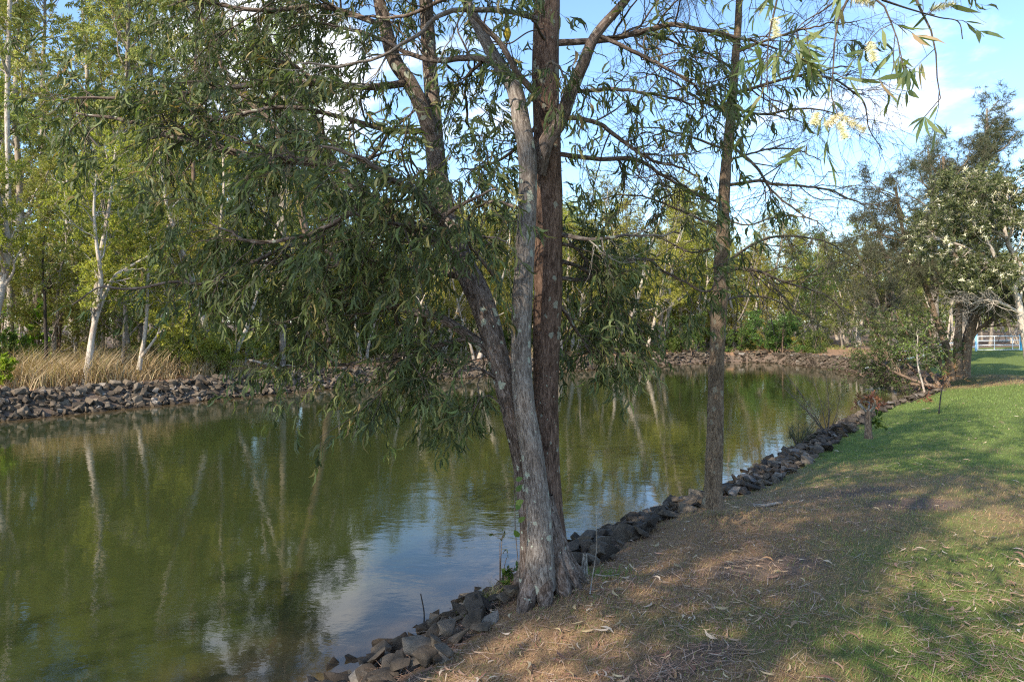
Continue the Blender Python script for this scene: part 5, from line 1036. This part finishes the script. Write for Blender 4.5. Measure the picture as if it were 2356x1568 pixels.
# a small bird on its perch in the wattle
bp_ = Vector(PX(1166, 84, 4.3)); bird = thing('bird', 'small dark bird with yellow breast perched among the wattle branches', 'bird', bp_)
g = Geo(); P, R = resample([(0, .0, -.035), (.002, 0, -.022), (.003, -.004, .0), (.004, -.006, .022), (.003, -.008, .040), (.001, -.012, .052), (-.001, -.018, .062), (-.002, -.024, .067), (-.003, -.033, .066), (-.003, -.040, .064)], 40, [.004, .012, .021, .024, .019, .014, .0145, .012, .004, .0008]); tube(g, P, R, 20); bm_, bt = new_mat('plumage')
sx_ = bt.n('ShaderNodeSeparateXYZ', ins={0: bt.n('ShaderNodeTexCoord').outputs['Object']}); yel = bt.math('MULTIPLY', bt.smooth(sx_.outputs[1], -.004, -.012), bt.smooth(sx_.outputs[2], .052, .044))
bt.n('ShaderNodeOutputMaterial', ins={0: bt.n('ShaderNodeBsdfPrincipled', ins={'Base Color': bt.mix(yel, (.05, .05, .045), (.42, .30, .02)), 'Roughness': .8}).outputs[0]}); M['plumage'] = bm_
obj('body', g.mesh('body', bm_), bird)
for sd in (-1, 1):
    g = Geo(); put_leaves(g, 'lance', np.array([[sd*.021, .0, .034]]), nrm(np.array([[-sd*.12, .25, -1.]])), np.array([[sd*1., .1, 0]]), np.array([.062]), np.array([.022]), np.zeros(1)); obj('wing', g.mesh('wing', bm_), bird)
    g = Geo(); tube(g, np.array([(sd*.008, -.004, -.018), (sd*.008, -.006, -.028), (sd*.008, -.008, -.04)]), np.full(3, .0015), 5); obj('leg', g.mesh('leg', M['dark_wood']), bird)
g = Geo(); put_leaves(g, 'lance', np.array([[0, .004, -.025]]), nrm(np.array([[.0, .35, -1.]])), nrm(np.array([[0, 1., .35]])), np.array([.05]), np.array([.014]), np.zeros(1)); obj('tail', g.mesh('tail', bm_), bird)
g = Geo(); P = resample([PX(1135, 96, 4.32), bp_+Vector((-.03, -.008, -.044)), bp_+Vector((.03, -.008, -.043)), PX(1215, 74, 4.36), PX(1250, 66, 4.5)], 30)-tinv; tube(g, P, np.full(30, .005), 6); obj('branch', g.mesh('branch', M['twig']), tree)
# look-alike forest trees that share a label are told apart by their order along the bank
by = {}
for o in bpy.data.objects:
    if o.parent is None and 'label' in o: by.setdefault(o['label'], []).append(o)
ORD = ['leftmost', 'second from left', 'third from left', 'fourth from left', 'fifth from left', 'sixth from left', 'seventh from left', 'eighth from left', 'ninth from left']
for lb, os_ in by.items():
    if len(os_) > 1:
        for k, o in enumerate(sorted(os_, key=lambda o: o.location.x/max(o.location.y, .1))): o['label'] = f'{lb}, {"rightmost" if k == len(os_)-1 else ORD[min(k, 8)]} of {len(os_)}'
for o in bpy.data.objects:
    if o.parent is None and 'label' in o:
        for a, b in (('tall ', ''), ('leafy ', ''), ('thin pale ', ''), ('pale ', ''), ('wispy ', ''), ('just ', ''), ('round ', ''), ('small ', ''), ('the ', '')):
            if len(o['label'].replace('-', '- ').split()) > 15: o['label'] = o['label'].replace(a, b, 1)
print('faces', sum(len(m_.polygons) for m_ in bpy.data.meshes), 'objects', len(bpy.data.objects))
